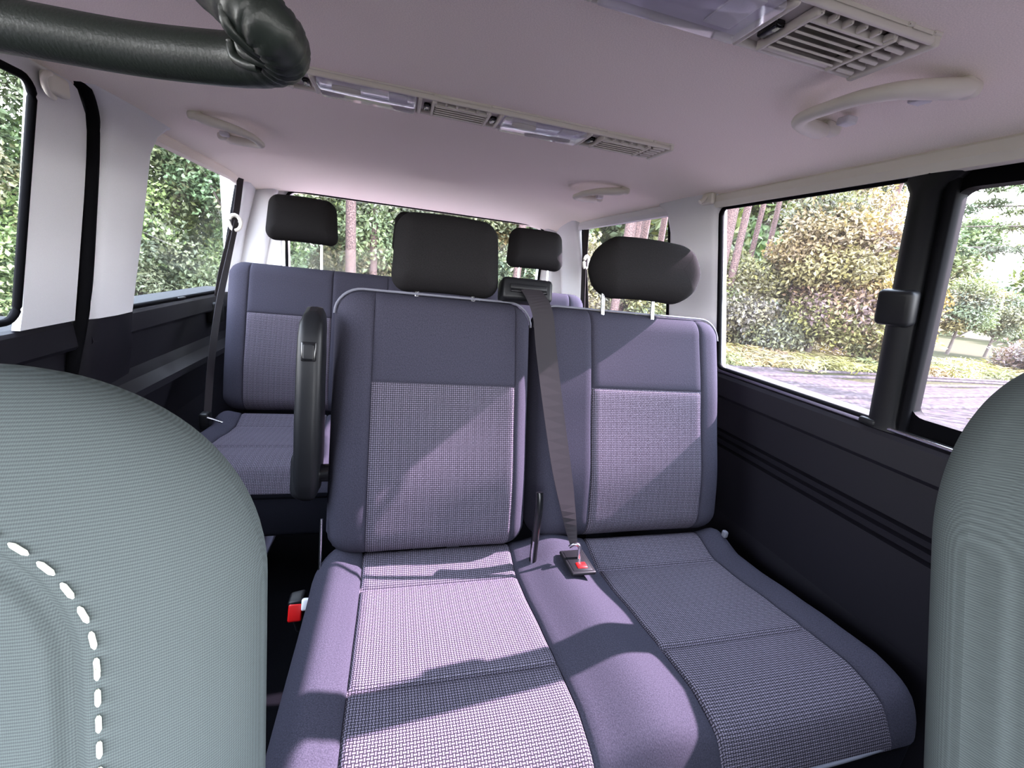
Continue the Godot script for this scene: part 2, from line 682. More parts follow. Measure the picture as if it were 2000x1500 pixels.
func wall_left() -> void:
	var w := thing("wall_left", "dark lower side panel with pale pillars left of the seats", "wall", Vector3(-0.78, FLOOR, -0.8), "", "structure")
	part(w, "lower_panel", sweep_z(lower_profile(-1, false), -2.44, -1.31), M["dark trim"], Transform3D(), "dark navy lower panel with an arm ledge")
	var prof := []
	for q in [Vector2(0.240, 0.012), Vector2(0.236, 0.0), Vector2(0.242, -0.012), Vector2(0.262, -0.016), Vector2(0.30, 0.0), Vector2(0.33, 0.012)]:
		var v := wall(-1, 0, q.x, q.y)
		prof.append(Vector2(v.x, v.y))
	prof.reverse()
	part(w, "rear_header", sweep_z(prof, -2.44, -1.45), M["headliner"])
	part(w, "pillar_trim", pillar(-1, [[-0.225, -1.505, -1.295, -0.03, 0.002], [0.0, -1.495, -1.280, -0.034, 0.002], [0.20, -1.485, -1.262, -0.036, 0.002], [0.245, -1.50, -1.25, -0.04, 0.002], [0.27, -1.53, -1.20, -0.045, 0.002], [0.29, -1.58, -1.10, -0.05, 0.002]], 0.03), M["pale trim"], Transform3D(), "pale grey pillar cover flaring into the ceiling")
	part(w, "pillar_foot", pillar(-1, [[FLOOR, -1.52, -1.285, -0.02, 0.002], [-0.5, -1.52, -1.25, -0.034, 0.002], [-0.35, -1.52, -1.275, -0.034, 0.002], [-0.226, -1.507, -1.296, -0.030, 0.002]], 0.03), M["dark trim"], Transform3D(), "dark foot of the pillar")
	part(w, "rear_pillar", pillar(-1, [[-0.225, -2.44, -2.24, -0.02, 0.002], [0.05, -2.44, -2.25, -0.02, 0.002], [0.235, -2.44, -2.24, -0.03, 0.002], [0.29, -2.44, -2.22, -0.05, 0.002]], 0.03), M["pale trim"])
	for q in [[-2.44, -2.33, -0.222, 0.30], [-1.47, -1.23, -0.222, 0.30], [-0.18, 0.08, -0.222, 0.30], [-2.44, 0.9, 0.268, 0.31]]:
		part(w, "body_panel", plate(-1, [Vector2(q[0], q[2]), Vector2(q[1], q[2]), Vector2(q[1], q[3]), Vector2(q[0], q[3])], 0.006, 0.045), M["rubber"])
	part(w, "sill_clip", rbox(Vector3(0.014, 0.008, 0.05), 0.003), M["black plastic"], at(Vector3(-0.742, -0.217, -1.83)))
	# black rubber seal round the sliding door opening
	var seal := []
	for q in [Vector2(-1.24, -0.60), Vector2(-1.25, -0.40), Vector2(-1.268, -0.26), Vector2(-1.275, -0.15), Vector2(-1.262, 0.04), Vector2(-1.25, 0.17), Vector2(-1.235, 0.235), Vector2(-1.19, 0.280), Vector2(-1.10, 0.290), Vector2(-0.9, 0.288), Vector2(-0.5, 0.286)]:
		seal.append(wall(-1, q.x, q.y, -0.022))
	part(w, "door_seal", tube(smooth_path(seal, 6), 0.014, 8), M["rubber"], Transform3D(), "black rubber door seal")
	# sliding door
	var d := thing("door_1", "sliding side door with a pale window surround and dark lower panel", "door", Vector3(-0.78, FLOOR, -0.7), "", "structure")
	var poly := [Vector2(-1.256, -0.222), Vector2(-1.246, 0.06), Vector2(-1.238, 0.18), Vector2(-1.225, 0.225), Vector2(-1.195, 0.262), Vector2(-1.15, 0.278), Vector2(-0.2, 0.278), Vector2(-0.2, 0.240), Vector2(-1.06, 0.240), Vector2(-1.076, 0.236), Vector2(-1.085, 0.222), Vector2(-1.098, -0.18), Vector2(-1.095, -0.222)]
	part(d, "window_surround", plate(-1, poly, -0.02, -0.006), M["pale trim"], Transform3D(), "pale grey window surround with a rounded corner")
	part(d, "lower_panel", sweep_z(lower_profile(-1, false), -1.255, 0.10), M["dark trim"], Transform3D(), "dark plum door panel")
	part(d, "front_post", pillar(-1, [[-0.225, -0.22, 0.10, -0.012, 0.002], [0.29, -0.22, 0.10, -0.012, 0.002]], 0.02), M["pale trim"])
	var lt := part(d, "door_latch", rbox(Vector3(0.02, 0.035, 0.055), 0.008, true), M["beige plastic"], at(wall(-1, -1.115, 0.245, -0.032)), "pale plastic latch at the window corner")
	part(lt, "latch_loop", tube(smooth_path([wall(-1, -1.095, 0.258, -0.035), wall(-1, -1.072, 0.252, -0.045), wall(-1, -1.066, 0.24, -0.045), wall(-1, -1.085, 0.226, -0.04), wall(-1, -1.11, 0.222, -0.035)], 4), 0.005, 8), M["beige plastic"])


func wall_back() -> void:
	var w := thing("wall_back", "tailgate with a wide rear window at the end of the cabin", "wall", Vector3(0.1, FLOOR, -2.45), "", "structure")
	# frame round the rear window: ring from the opening to the edge of the tailgate
	var inner := rounded(-0.515, 0.775, -0.16, 0.258, 0.05, 6)
	var mid := rounded(-0.56, 0.82, -0.20, 0.285, 0.06, 6)
	var outer := rounded(-0.78, 0.99, -0.30, 0.34, 0.03, 6)
	var st := begin()
	var rows := []
	for k in 5:
		var src: Array = [inner, inner, mid, outer, outer][k]
		var z: float = [-2.47, -2.405, -2.39, -2.39, -2.47][k]
		var row := PackedVector3Array()
		for i in src.size() + 1:
			var p: Vector2 = src[i % src.size()]
			row.append(Vector3(p.x, p.y, z))
		rows.append(row)
	sheet(st, rows)
	sheet(st, [rows[0], rows[4]], [], true)
	part(w, "window_surround", done(st), M["pale trim"], Transform3D(), "pale surround of the rear window")
	part(w, "lower_panel", rbox(Vector3(1.80, 0.84, 0.08), 0.02), M["dark trim"], at(Vector3(0.115, -0.64, -2.43)))
	var ring := PackedVector3Array()
	for p in inner + [inner[0]]:
		ring.append(Vector3(p.x, p.y, -2.403))
	part(w, "rubber_seal", tube(ring, 0.007, 6), M["rubber"])
	for s in [-1, 1]:
		part(w, "corner_post", rbox(Vector3(0.14, 0.60, 0.09), 0.03, true), M["pale trim"], at(Vector3(0.115 + s * 0.77, 0.03, -2.40), Basis(Vector3(0, 0, 1), s * 0.19)))


func wall_front() -> void:
	var w := thing("wall_front", "front end of the cabin with windscreen posts behind the camera", "wall", Vector3(0.1, FLOOR, 1.2), "", "structure")
	part(w, "dashboard", rbox(Vector3(1.66, 0.42, 0.5), 0.08, true), M["black plastic"], at(Vector3(0.1, -0.46, 1.05)))
	part(w, "bulkhead", rbox(Vector3(1.9, 0.62, 0.1), 0.03), M["dark trim"], at(Vector3(0.1, -0.74, 1.25)))
	for s in [-1, 1]:
		part(w, "windscreen_post", tube(PackedVector3Array([Vector3(0.1 + s * 0.86, -0.26, 1.25), Vector3(0.1 + s * 0.75, 0.29, 0.86)]), 0.045, 10), M["pale trim"])
		part(w, "side_panel", rbox(Vector3(0.10, 0.83, 1.2), 0.03), M["dark trim"], at(Vector3(0.1 + s * 0.90, -0.64, 0.68)))
		part(w, "door_header", rbox(Vector3(0.09, 0.07, 1.0), 0.02), M["pale trim"], at(Vector3(0.1 + s * 0.765, 0.285, 0.42)))


func pane(called: String, label: String, outline: Array, side: int, off: float) -> Node3D:
	var c := Vector2.ZERO
	for p in outline:
		c += p / outline.size()
	var o := thing(called, label, "window", wall(side, c.x, c.y, off), "", "structure")
	part(o, "glass", plate(side, outline, off, off + 0.004), M["dusty glass" if side > 0 else "window glass"])
	var path := PackedVector3Array()
	for p in outline + [outline[0]]:
		path.append(wall(side, p.x, p.y, off - 0.006))
	part(o, "rubber_seal", tube(path, 0.007, 6), M["rubber"])
	return o


# the rear edge of the sliding pane leans back towards the roof
func slanted(pts: Array) -> Array:
	var out := []
	for p in pts:
		out.append(Vector2(p.x - (0.06 * (p.y + 0.05) if p.x < -0.9 else 0.0), p.y))
	return out


func windows() -> void:
	pane("window_1", "rear pane of the sliding side window right of the seats", slanted(rounded(-1.088, -0.60, -0.212, 0.232, 0.022)), 1, 0.004)
	var front := pane("window_2", "front pane of the side window at the right edge", rounded(-0.575, -0.11, -0.19, 0.215, 0.022), 1, 0.026)
	# black frame of the front pane
	var st := begin()
	var inn := rounded(-0.568, -0.118, -0.183, 0.208, 0.025)
	var out := rounded(-0.60, -0.10, -0.222, 0.238, 0.02)
	for l in [[inn, out, 0.010, 0.010], [inn, inn, 0.010, 0.034], [out, out, 0.010, 0.034]]:
		var rows := []
		for k in 2:
			var row := PackedVector3Array()
			for i in l[k].size() + 1:
				var p: Vector2 = l[k][i % l[k].size()]
				row.append(wall(1, p.x, p.y, l[2 + k]))
			rows.append(row)
		sheet(st, rows)
	part(front, "pane_frame", done(st), M["rubber"])
	# black upright between the two panes, with its latch
	var post := thing("window_post", "black upright post between the two panes of the side window", "window post", wall(1, -0.605, -0.22, 0.0))
	part(post, "post_cover", pillar(1, [[-0.224, -0.640, -0.572, -0.012, 0.03], [-0.205, -0.632, -0.578, -0.010, 0.03], [0.0, -0.630, -0.580, -0.010, 0.03], [0.205, -0.628, -0.580, -0.010, 0.03], [0.236, -0.645, -0.545, -0.008, 0.03]], 0.012), M["black plastic"])
	part(post, "post_edge", pillar(1, [[-0.224, -0.580, -0.564, 0.000, 0.03], [0.236, -0.580, -0.560, 0.000, 0.03]], 0.004), M["rubber"])
	var lb := Basis(Vector3(0, 0, 1), 0.194)
	part(post, "slide_latch", rbox(Vector3(0.028, 0.066, 0.062), 0.010, true), M["black plastic"], at(wall(1, -0.606, 0.012, -0.016), lb), "black box latch on the post")
	pane("window_3", "rear side window on the right behind the pale pillar", rounded(-2.065, -1.345, -0.214, 0.25, 0.03), 1, 0.004)
	pane("window_4", "rear side window on the left facing the green trees", rounded(-2.25, -1.490, -0.218, 0.262, 0.03), -1, 0.004)
	pane("window_5", "sliding door window at the left edge", rounded(-1.086, -0.21, -0.2, 0.240, 0.03), -1, -0.012)
	var r := thing("window_6", "wide rear window in the tailgate with trees behind", "window", Vector3(0.12, 0.05, -2.45), "", "structure")
	part(r, "glass", rbox(Vector3(1.32, 0.45, 0.005), 0.001), M["window glass"], at(Vector3(0.13, 0.05, -2.44)))


# ============================================================ ceiling fittings
func consoles() -> void:
	console("rear", "beige ceiling console with lamps and vents behind the padded tube", -0.925, -1.022)
	console("front", "beige ceiling console with open louvres at the top right corner", -0.430, -0.532)


func console(which: String, label: String, zf: float, zb: float) -> void:
	var zc := (zf + zb) / 2
	var zl := zf - zb
	var y := 0.302
	var c := thing("ceiling_console", label, "ceiling console", Vector3(0.115, y, zc), "ceiling consoles")
	var x0 := -0.335
	var x1 := 0.565
	# outer frame: two long rails, two slanted ends
	for s in [[zf - 0.004, 0.006], [zb + 0.004, 0.006]]:
		part(c, "frame_rail", rbox(Vector3(x1 - x0, 0.010, s[1]), 0.0025), M["beige plastic"], at(Vector3(0.115, y - 0.006, s[0])))
	for s in [x0, x1]:
		part(c, "frame_end", rbox(Vector3(0.010, 0.014, zl), 0.003), M["beige plastic"], at(Vector3(s, y - 0.006, zc)))
	for q in [[-0.201, 0.056], [0.164, 0.409], [0.517, 0.525], [0.555, 0.567]]:
		part(c, "tray", rbox(Vector3(q[1] - q[0], 0.004, zl + 0.004), 0.001), M["beige plastic"], at(Vector3((q[0] + q[1]) / 2, y - 0.001, zc)))
	# two lamps
	for lx in [[-0.152, 0.026], [0.193, 0.373]]:
		var lc: float = (lx[0] + lx[1]) / 2
		var lw: float = lx[1] - lx[0]
		var lamp := part(c, "lamp_housing", rbox(Vector3(lw, 0.004, zl - 0.02), 0.001), M["reflector"], at(Vector3(lc, y - 0.004, zc)))
		part(lamp, "lamp_lens", rbox(Vector3(lw - 0.004, 0.010, zl - 0.022), 0.004, true), M["lamp lens"], at(Vector3(lc, y - 0.013, zc)))
		part(lamp, "bulb", tube(smooth_path([Vector3(lx[0] + 0.025, y - 0.009, zc), Vector3(lx[0] + 0.05, y - 0.009, zc), Vector3(lx[0] + 0.075, y - 0.009, zc)], 3), [0.004, 0.006, 0.0075, 0.008, 0.0075, 0.006, 0.004], 10), M["bulb"])
		part(lamp, "reflector_step", rbox(Vector3(0.035, 0.004, zl - 0.045), 0.0015), M["pale trim"], at(Vector3(lx[1] - 0.035, y - 0.0075, zc)))
		part(c, "divider", rbox(Vector3(0.007, 0.014, zl - 0.01), 0.003), M["beige plastic"], at(Vector3(lx[0] - 0.005, y - 0.007, zc)))
		part(c, "divider", rbox(Vector3(0.007, 0.014, zl - 0.01), 0.003), M["beige plastic"], at(Vector3(lx[1] + 0.005, y - 0.007, zc)))
	# switches
	var sw := rbox(Vector3(0.013, 0.008, 0.030), 0.003, true)
	for sx in [-0.172, 0.046, 0.178, 0.398]:
		var b := part(c, "switch", sw, M["black gloss"], at(Vector3(sx, y - 0.006, zc - 0.012)))
		part(b, "switch_mark", rbox(Vector3(0.005, 0.003, 0.008), 0.001), M["thread"], at(Vector3(sx, y - 0.0095, zc - 0.004)))
	# three vents with louvres
	var slat := rbox(Vector3(0.100, 0.0025, 0.0085), 0.0006)
	var tilt := Basis(Vector3(1, 0, 0), deg_to_rad(35.0))
	var tooth := rbox(Vector3(0.004, 0.007, 0.012), 0.001)
	for vx in [-0.255, 0.110, 0.463]:
		var v := part(c, "vent", duct(vx, 0.108, zc, zl, y - 0.004, y + 0.052), M["beige plastic"])
		for k in 5:
			part(v, "louvre", slat, M["beige plastic"], at(Vector3(vx, y - 0.011, zc + 0.018 - k * 0.0125), tilt))
		for k in 6:
			part(v, "grille_bar", tooth, M["beige plastic"], at(Vector3(vx - 0.05 + k * 0.02, y - 0.009, zf - 0.0145)))
		part(v, "grille_rail", rbox(Vector3(0.108, 0.009, 0.004), 0.001), M["beige plastic"], at(Vector3(vx, y - 0.009, zf - 0.0225)))
		part(v, "lower_grille", rbox(Vector3(0.108, 0.006, 0.008), 0.001), M["beige plastic"], at(Vector3(vx, y - 0.008, zb + 0.013)))
		for s in [-0.054, 0.054]:
			part(v, "vent_side", rbox(Vector3(0.005, 0.011, zl - 0.018), 0.0015), M["beige plastic"], at(Vector3(vx + s, y - 0.009, zc)))
	# end grilles
	for ex in [-0.322, 0.540]:
		var e := part(c, "end_grille", duct(ex, 0.030, zc, zl, y - 0.004, y + 0.052), M["beige plastic"])
		for k in 6:
			part(e, "fin", rbox(Vector3(0.028, 0.007, 0.005), 0.001), M["beige plastic"], at(Vector3(ex, y - 0.009, zc - zl * 0.36 + k * zl * 0.145), Basis(Vector3(1, 0, 0), -0.5)))


# air duct: a box open at the bottom
func duct(xc: float, w: float, zc: float, l: float, y0: float, y1: float) -> ArrayMesh:
	var st := begin(false)
	var p := [Vector2(xc - w / 2, zc - l / 2), Vector2(xc + w / 2, zc - l / 2), Vector2(xc + w / 2, zc + l / 2), Vector2(xc - w / 2, zc + l / 2)]
	for i in 4:
		var a: Vector2 = p[i]
		var b: Vector2 = p[(i + 1) % 4]
		quad(st, Vector3(a.x, y0, a.y), Vector3(a.x, y1, a.y), Vector3(b.x, y1, b.y), Vector3(b.x, y0, b.y))
	quad(st, Vector3(p[0].x, y1, p[0].y), Vector3(p[3].x, y1, p[3].y), Vector3(p[2].x, y1, p[2].y), Vector3(p[1].x, y1, p[1].y))
	return done(st)


func grab_handle(label: String, z0: float, z1: float, side: int) -> void:
	var xm := 0.1 + side * 0.482   # inner bow
	var xe := 0.1 + side * 0.592   # feet
	var h := thing("grab_handle", label, "grab handle", Vector3(xe, roof_y(xe, -1), (z0 + z1) / 2), "ceiling grab handles")
	var pts := []
	var n := 9
	for k in n:
		var t := float(k) / (n - 1)
		var bow := pow(absf(t * 2 - 1), 3.6)
		var x := lerpf(xm, xe, bow)
		var drop := lerpf(0.030, 0.012, bow)
		pts.append(Vector3(x, roof_y(x, -1) - drop, lerpf(z0, z1, t)))
	var path := smooth_path(pts, 4)
	var rad := []
	for i in path.size():
		var t := absf(2.0 * i / (path.size() - 1) - 1)
		rad.append(0.0085 + 0.0055 * pow(t, 3.0) - 0.006 * pow(t, 30.0))
	part(h, "grip", tube(path, rad, 12, 1.25), M["beige plastic"])
	for z in [z0 + 0.008, z1 - 0.008]:
		part(h, "foot", rbox(Vector3(0.034, 0.020, 0.024), 0.008, true), M["beige plastic"], at(Vector3(xe + side * 0.002, roof_y(xe, -1) - 0.008, z), Basis(Vector3(0, 0, 1), -side * 0.15)))
	for z in [z0 + 0.05, z1 - 0.05]:
		part(h, "hinge_tab", rbox(Vector3(0.022, 0.012, 0.02), 0.003), M["pale trim"], at(Vector3(xe - side * 0.012, roof_y(xe, -1) - 0.010, z)))


func handles() -> void:
	grab_handle("beige grab handle on the ceiling above the sliding side window", -0.672, -0.468, 1)
	grab_handle("small looking beige grab handle right of the far ceiling, above rear right window", -1.575, -1.365, 1)
	grab_handle("beige grab handle on the ceiling above the rear left window", -1.575, -1.365, -1)
	# the padded tube hanging at the upper left
	var t := thing("padded_tube", "black leather padded tube bent sharply, hanging under the ceiling at upper left", "padded tube", Vector3(-0.1, 0.17, -0.5))
	var pts := smooth_path([Vector3(-0.72, 0.165, -0.60), Vector3(-0.5, 0.168, -0.585), Vector3(-0.36, 0.17, -0.581), Vector3(-0.26, 0.17, -0.573), Vector3(-0.187, 0.17, -0.555), Vector3(-0.142, 0.17, -0.537), Vector3(-0.114, 0.17, -0.512), Vector3(-0.105, 0.17, -0.486), Vector3(-0.108, 0.173, -0.467), Vector3(-0.119, 0.181, -0.466), Vector3(-0.140, 0.194, -0.472), Vector3(-0.172, 0.22, -0.47), Vector3(-0.22, 0.27, -0.46), Vector3(-0.26, 0.32, -0.45)], 8)
	var rad := []
	for i in pts.size():
		var d := pts[i].distance_to(Vector3(-0.105, 0.17, -0.486))
		rad.append(0.0228 + 0.0010 * sin(i * 1.7) * bell(d, 0.05))
	part(t, "padded_cover", tube(pts, rad, 18), M["leather"])
	for k in 4:
		var c: Vector3 = [Vector3(-0.148, 0.160, -0.505), Vector3(-0.138, 0.162, -0.492), Vector3(-0.134, 0.163, -0.476), Vector3(-0.138, 0.166, -0.458)][k]
		var dir := (Vector3(-0.105, 0.165, -0.486) - c).normalized()
		part(t, "crease_fold", tube(smooth_path([c + Vector3(0, 0.012, 0) - dir * 0.002, c, c + dir * 0.012 - Vector3(0, 0.007, 0), c + dir * 0.024 - Vector3(0, 0.010, 0)], 4), 0.0045, 8), M["leather"])


# ============================================================ seats
# frame of a leaning backrest: local x right, y up along the back, z to the front
func lean(o: Vector3, k := 0.283) -> Transform3D:
	var u := Vector3(0, 1, -k).normalized()
	return Transform3D(Basis(Vector3.RIGHT, u, Vector3.RIGHT.cross(u)), o)


# one backrest: x0..x1, panel seams xl, xr, top of the woven panel; z0 = z of the visible face at the cushion
func backrest(s: Node3D, called: String, x0: float, x1: float, pads: Array, z0: float, thick: float, weave: Material, plain: Material, piped: bool) -> void:
	var len_ := 0.560
	var w := x1 - x0
	var xc := (x0 + x1) / 2
	var fr := lean(Vector3.ZERO)
	var mid := Vector3(xc, -0.59, z0) + fr.basis.y * (len_ / 2 - 0.005) - fr.basis.z * thick
	fr.origin = mid
	var ytop := 0.363 - len_ / 2
	var seams := []
	for p in pads:
		seams.append_array([p[0] - xc, p[1] - xc])
	var front := func(x: float, y: float, e: float) -> float:
		var d := thick + 0.004 * cos(y / len_ * PI) + 0.010 * bell(y + 0.13, 0.10) - 0.012 * smoothstep(0.05, 0.28, y)
		for sx in seams:
			d -= 0.006 * bell(x - sx, 0.0035)
		for p in pads:
			var pc: float = (p[0] + p[1]) / 2 - xc
			var pw: float = (p[1] - p[0]) / 2
			if absf(x - pc) < pw:
				d -= 0.004 * bell(y - ytop, 0.003)
				d -= 0.006 * (1.0 - pow(absf(x - pc) / pw, 2.0))
		return d * rp(e, 0.05)
	var region := func(x: float, y: float) -> int:
		for i in pads.size():
			if x > pads[i][0] - xc and x < pads[i][1] - xc:
				return 2 * i + (0 if y < ytop else 1)
		if x < pads[0][0] - xc:
			return 2 * pads.size()
		return 2 * pads.size() + 1
	var warp := func(v: Vector3) -> Vector3:
		return fr * v
	var ms := pillow(w, len_, 0.055, front, 0.05, seams, [ytop], 0.013, region, 2 * pads.size() + 2, warp)
	var shell := part(s, called, ms[-1], plain)
	for i in pads.size():
		part(shell, "woven_panel", ms[2 * i], weave, Transform3D(), "light grey woven centre panel")
		part(shell, "upper_panel", ms[2 * i + 1], plain)
	part(shell, "side_bolster", ms[2 * pads.size()], plain)
	part(shell, "side_bolster", ms[2 * pads.size() + 1], plain)
	if piped:
		var pts := PackedVector3Array()
		for p in rounded(-w / 2, w / 2, -len_ / 2, len_ / 2, 0.055, 8):
			if p.y > -0.05:
				pts.append(fr * Vector3(p.x * 0.992, p.y - 0.002, thick * 0.42))
		part(shell, "piping", tube(pts, 0.0028, 6), M["piping"])


func headrest(s: Node3D, c: Vector3, w: float, h: float, taper: float, posts: Array, foot_y: float, plain: Material, belly := 0.0) -> void:
	var fr := lean(c, 0.22)
	var front := func(_x: float, y: float, e: float) -> float:
		return (0.048 + 0.008 * cos(y / h * 3.0)) * rp(e, 0.045)
	var warp := func(v: Vector3) -> Vector3:
		var t := v.y / h
		var k := 1.0 - taper * (t + 0.5) - belly * pow(absf(t) * 2.0, 1.6)
		return fr * Vector3(v.x * k, v.y + 0.006 * (1.0 - pow(2.0 * v.x / w, 2.0)), v.z)
	var es := []
	for k in 9:
		es.append(0.045 * (1.0 - cos(PI * 0.5 * k / 8.0)))
	es.append_array([0.055, 0.065, h / 2 - 0.00002])
	var ms := ring_pillow(w, h, 0.038, front, 0.05, es, warp, 8, 8)
	var p := part(s, "headrest", ms[0], plain)
	part(p, "headrest_back", ms[1], plain)
	for x in posts:
		part(p, "post", tube(PackedVector3Array([Vector3(x, foot_y - 0.02, c.z + 0.018), Vector3(x, c.y - h * 0.3, c.z + 0.004)]), 0.0055, 8), M["steel"])


# seat cushion profile over the depth t = distance behind its front edge
func seat_y(t: float) -> float:
	var ks := [[0.0, -0.625], [0.03, -0.598], [0.09, -0.587], [0.17, -0.594], [0.25, -0.604], [0.36, -0.620], [0.42, -0.624], [0.50, -0.600], [0.56, -0.59]]
	for i in ks.size() - 1:
		if t <= ks[i + 1][0]:
			return lerpf(ks[i][1], ks[i + 1][1], smoothstep(0.0, 1.0, (t - ks[i][0]) / (ks[i + 1][0] - ks[i][0])) * 0.5 + 0.5 * (t - ks[i][0]) / (ks[i + 1][0] - ks[i][0]))
	return -0.59


func cushion(s: Node3D, x0: float, x1: float, zf: float, pads: Array, humps: Array, weave: Material, plain: Material, drop: float) -> void:
	var w := x1 - x0
	var h := 0.53
	var xc := (x0 + x1) / 2
	var zc := zf - h / 2
	var by := -0.662 - drop
	var cuts := [0.175, 0.415]   # seams behind the front edge
	var seams := []
	for p in pads:
		seams.append_array([p[0] - xc, p[1] - xc])
	var front := func(x: float, y: float, e: float) -> float:
		var t := y + h / 2
		var d := seat_y(t) - drop - by
		for hp in humps:
			d += hp[1] * bell(x + xc - hp[0], hp[2])
		for sx in seams:
			d -= 0.007 * bell(x - sx, 0.0035)
		for p in pads:
			if x + xc > p[0] and x + xc < p[1]:
				for ct in cuts:
					d -= 0.007 * bell(t - ct, 0.0045)
		return d * rp(e, 0.05)
	var region := func(x: float, y: float) -> int:
		var t := y + h / 2
		for i in pads.size():
			if x + xc > pads[i][0] and x + xc < pads[i][1]:
				return 3 * i + (0 if t < cuts[0] else 1 if t < cuts[1] else 2)
		for i in pads.size():
			if x + xc < pads[i][0]:
				return 3 * pads.size() + i
		return 4 * pads.size()
	var warp := func(v: Vector3) -> Vector3:
		return Vector3(xc + v.x, by + v.z, zc - v.y)
	var ms := pillow(w, h, 0.06, front, 0.03, seams, [cuts[0] - h / 2, cuts[1] - h / 2], 0.013, region, 4 * pads.size() + 1, warp)
	var shell := part(s, "seat_cushion", ms[-1], M["black fabric"])
	for i in 3 * pads.size():
		part(shell, "woven_panel", ms[i], weave, Transform3D(), "light grey woven seat panel")
	for i in pads.size() + 1:
		part(shell, "bolster", ms[3 * pads.size() + i], plain)


func double_bench() -> void:
	var s := thing("bench_seat", "two-place bench seat with grey woven panels in the sunlit middle row", "bench seat", Vector3(0.37, FLOOR, -0.6))
	cushion(s, -0.142, 0.875, -0.335, [[-0.045, 0.272], [0.462, 0.78]], [[-0.095, 0.020, 0.035], [0.367, 0.024, 0.065], [0.83, 0.014, 0.035]], M["weave fabric"], M["plum grey fabric"], 0.0)
	# valance and base under the cushion
	part(s, "front_valance", rbox(Vector3(0.97, 0.15, 0.05), 0.02, true), M["black fabric"], at(Vector3(0.366, -0.738, -0.366)))
	part(s, "seat_base", rbox(Vector3(0.92, 0.10, 0.40), 0.02), M["black plastic"], at(Vector3(0.366, -0.775, -0.60)))
	for x in [-0.03, 0.76]:
		for z in [-0.42, -0.78]:
			part(s, "leg", rbox(Vector3(0.05, 0.25, 0.05), 0.008), M["black plastic"], at(Vector3(x, -0.925, z)))
	var pipe := PackedVector3Array()
	for k in 25:
		var x := lerpf(-0.09, 0.83, k / 24.0)
		pipe.append(Vector3(x, -0.660, -0.3345 - 0.012 * pow(absf(x - 0.37) / 0.46, 8.0)))
	part(s, "cushion_piping", tube(pipe, 0.003, 6), M["piping"])
	backrest(s, "backrest", -0.122, 0.308, [[-0.040, 0.264]], -0.795, 0.065, M["weave fabric"], M["plum grey fabric"], true)
	backrest(s, "backrest", 0.318, 0.842, [[0.458, 0.765]], -0.812, 0.065, M["weave fabric"], M["plum grey fabric"], true)
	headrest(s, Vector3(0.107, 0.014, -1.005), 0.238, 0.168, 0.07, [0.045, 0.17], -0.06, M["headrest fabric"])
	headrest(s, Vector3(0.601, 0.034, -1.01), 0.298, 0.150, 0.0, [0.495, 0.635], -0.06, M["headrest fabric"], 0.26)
	# folded-up armrest on the aisle side
	var rings := []
	var keys := [[-0.478, -0.868, 0.006, 0.012], [-0.472, -0.868, 0.015, 0.03], [-0.455, -0.868, 0.021, 0.042], [-0.42, -0.868, 0.0235, 0.046], [-0.30, -0.880, 0.0235, 0.044], [-0.19, -0.897, 0.0230, 0.040], [-0.15, -0.905, 0.0225, 0.038], [-0.128, -0.911, 0.0205, 0.034], [-0.115, -0.916, 0.015, 0.026], [-0.110, -0.919, 0.007, 0.012]]
	for q in keys:
		var ring := PackedVector3Array()
		for p in rounded(-q[2], q[2], -q[3], q[3], minf(q[2], q[3]) * 0.62, 4):
			ring.append(Vector3(-0.153 - 0.02 * (q[0] + 0.3) * -1.0 * 0.5 + p.x, q[0] - p.y * 0.25, q[1] + p.y))
		rings.append(ring)
	var arm := part(s, "armrest", loft(rings), M["black plastic"], Transform3D(), "black folded-up armrest")
	part(arm, "armrest_button", rbox(Vector3(0.020, 0.030, 0.008), 0.003, true), M["black plastic"], at(Vector3(-0.151, -0.183, -0.8575), Basis(Vector3(1, 0, 0), -0.22)))
	part(arm, "button_surround", rbox(Vector3(0.026, 0.036, 0.006), 0.002), M["black gloss"], at(Vector3(-0.151, -0.183, -0.8595), Basis(Vector3(1, 0, 0), -0.22)))
	part(arm, "pivot_housing", rbox(Vector3(0.052, 0.10, 0.085), 0.022, true), M["black plastic"], at(Vector3(-0.160, -0.435, -0.875), Basis(Vector3(1, 0, 0), -0.25)))
	part(arm, "pivot_pin", tube(PackedVector3Array([Vector3(-0.138, -0.43, -0.86), Vector3(-0.115, -0.43, -0.86)]), 0.018, 14), M["black gloss"])
	# release lever between the two backrests
	part(s, "release_lever", tube(smooth_path([Vector3(0.314, -0.62, -0.775), Vector3(0.315, -0.55, -0.782), Vector3(0.318, -0.49, -0.79), Vector3(0.318, -0.455, -0.80)], 5), 0.0085, 8), M["black gloss"], Transform3D(), "shiny black release lever")
	part(s, "lever_rod", tube(PackedVector3Array([Vector3(0.309, -0.64, -0.768), Vector3(0.311, -0.56, -0.777)]), 0.0035, 6), M["steel"])
	part(s, "side_rod", tube(PackedVector3Array([Vector3(-0.126, -0.66, -0.80), Vector3(-0.126, -0.52, -0.835)]), 0.003, 6), M["steel"])
	part(s, "hinge_tab", rbox(Vector3(0.012, 0.018, 0.014), 0.004, true), M["piping"], at(Vector3(0.838, -0.590, -0.80)))
	# belt outlet on top of the backrest
	var ob := lean(Vector3(0.288, -0.040, -0.985)).basis
	var outlet := part(s, "belt_outlet", rbox(Vector3(0.118, 0.052, 0.06), 0.010, true), M["black plastic"], at(Vector3(0.288, -0.042, -0.985), ob), "black belt outlet box")
	part(outlet, "outlet_slot", rbox(Vector3(0.086, 0.012, 0.006), 0.002), M["black plastic"], at(Vector3(0.288, -0.030, -0.955), ob))
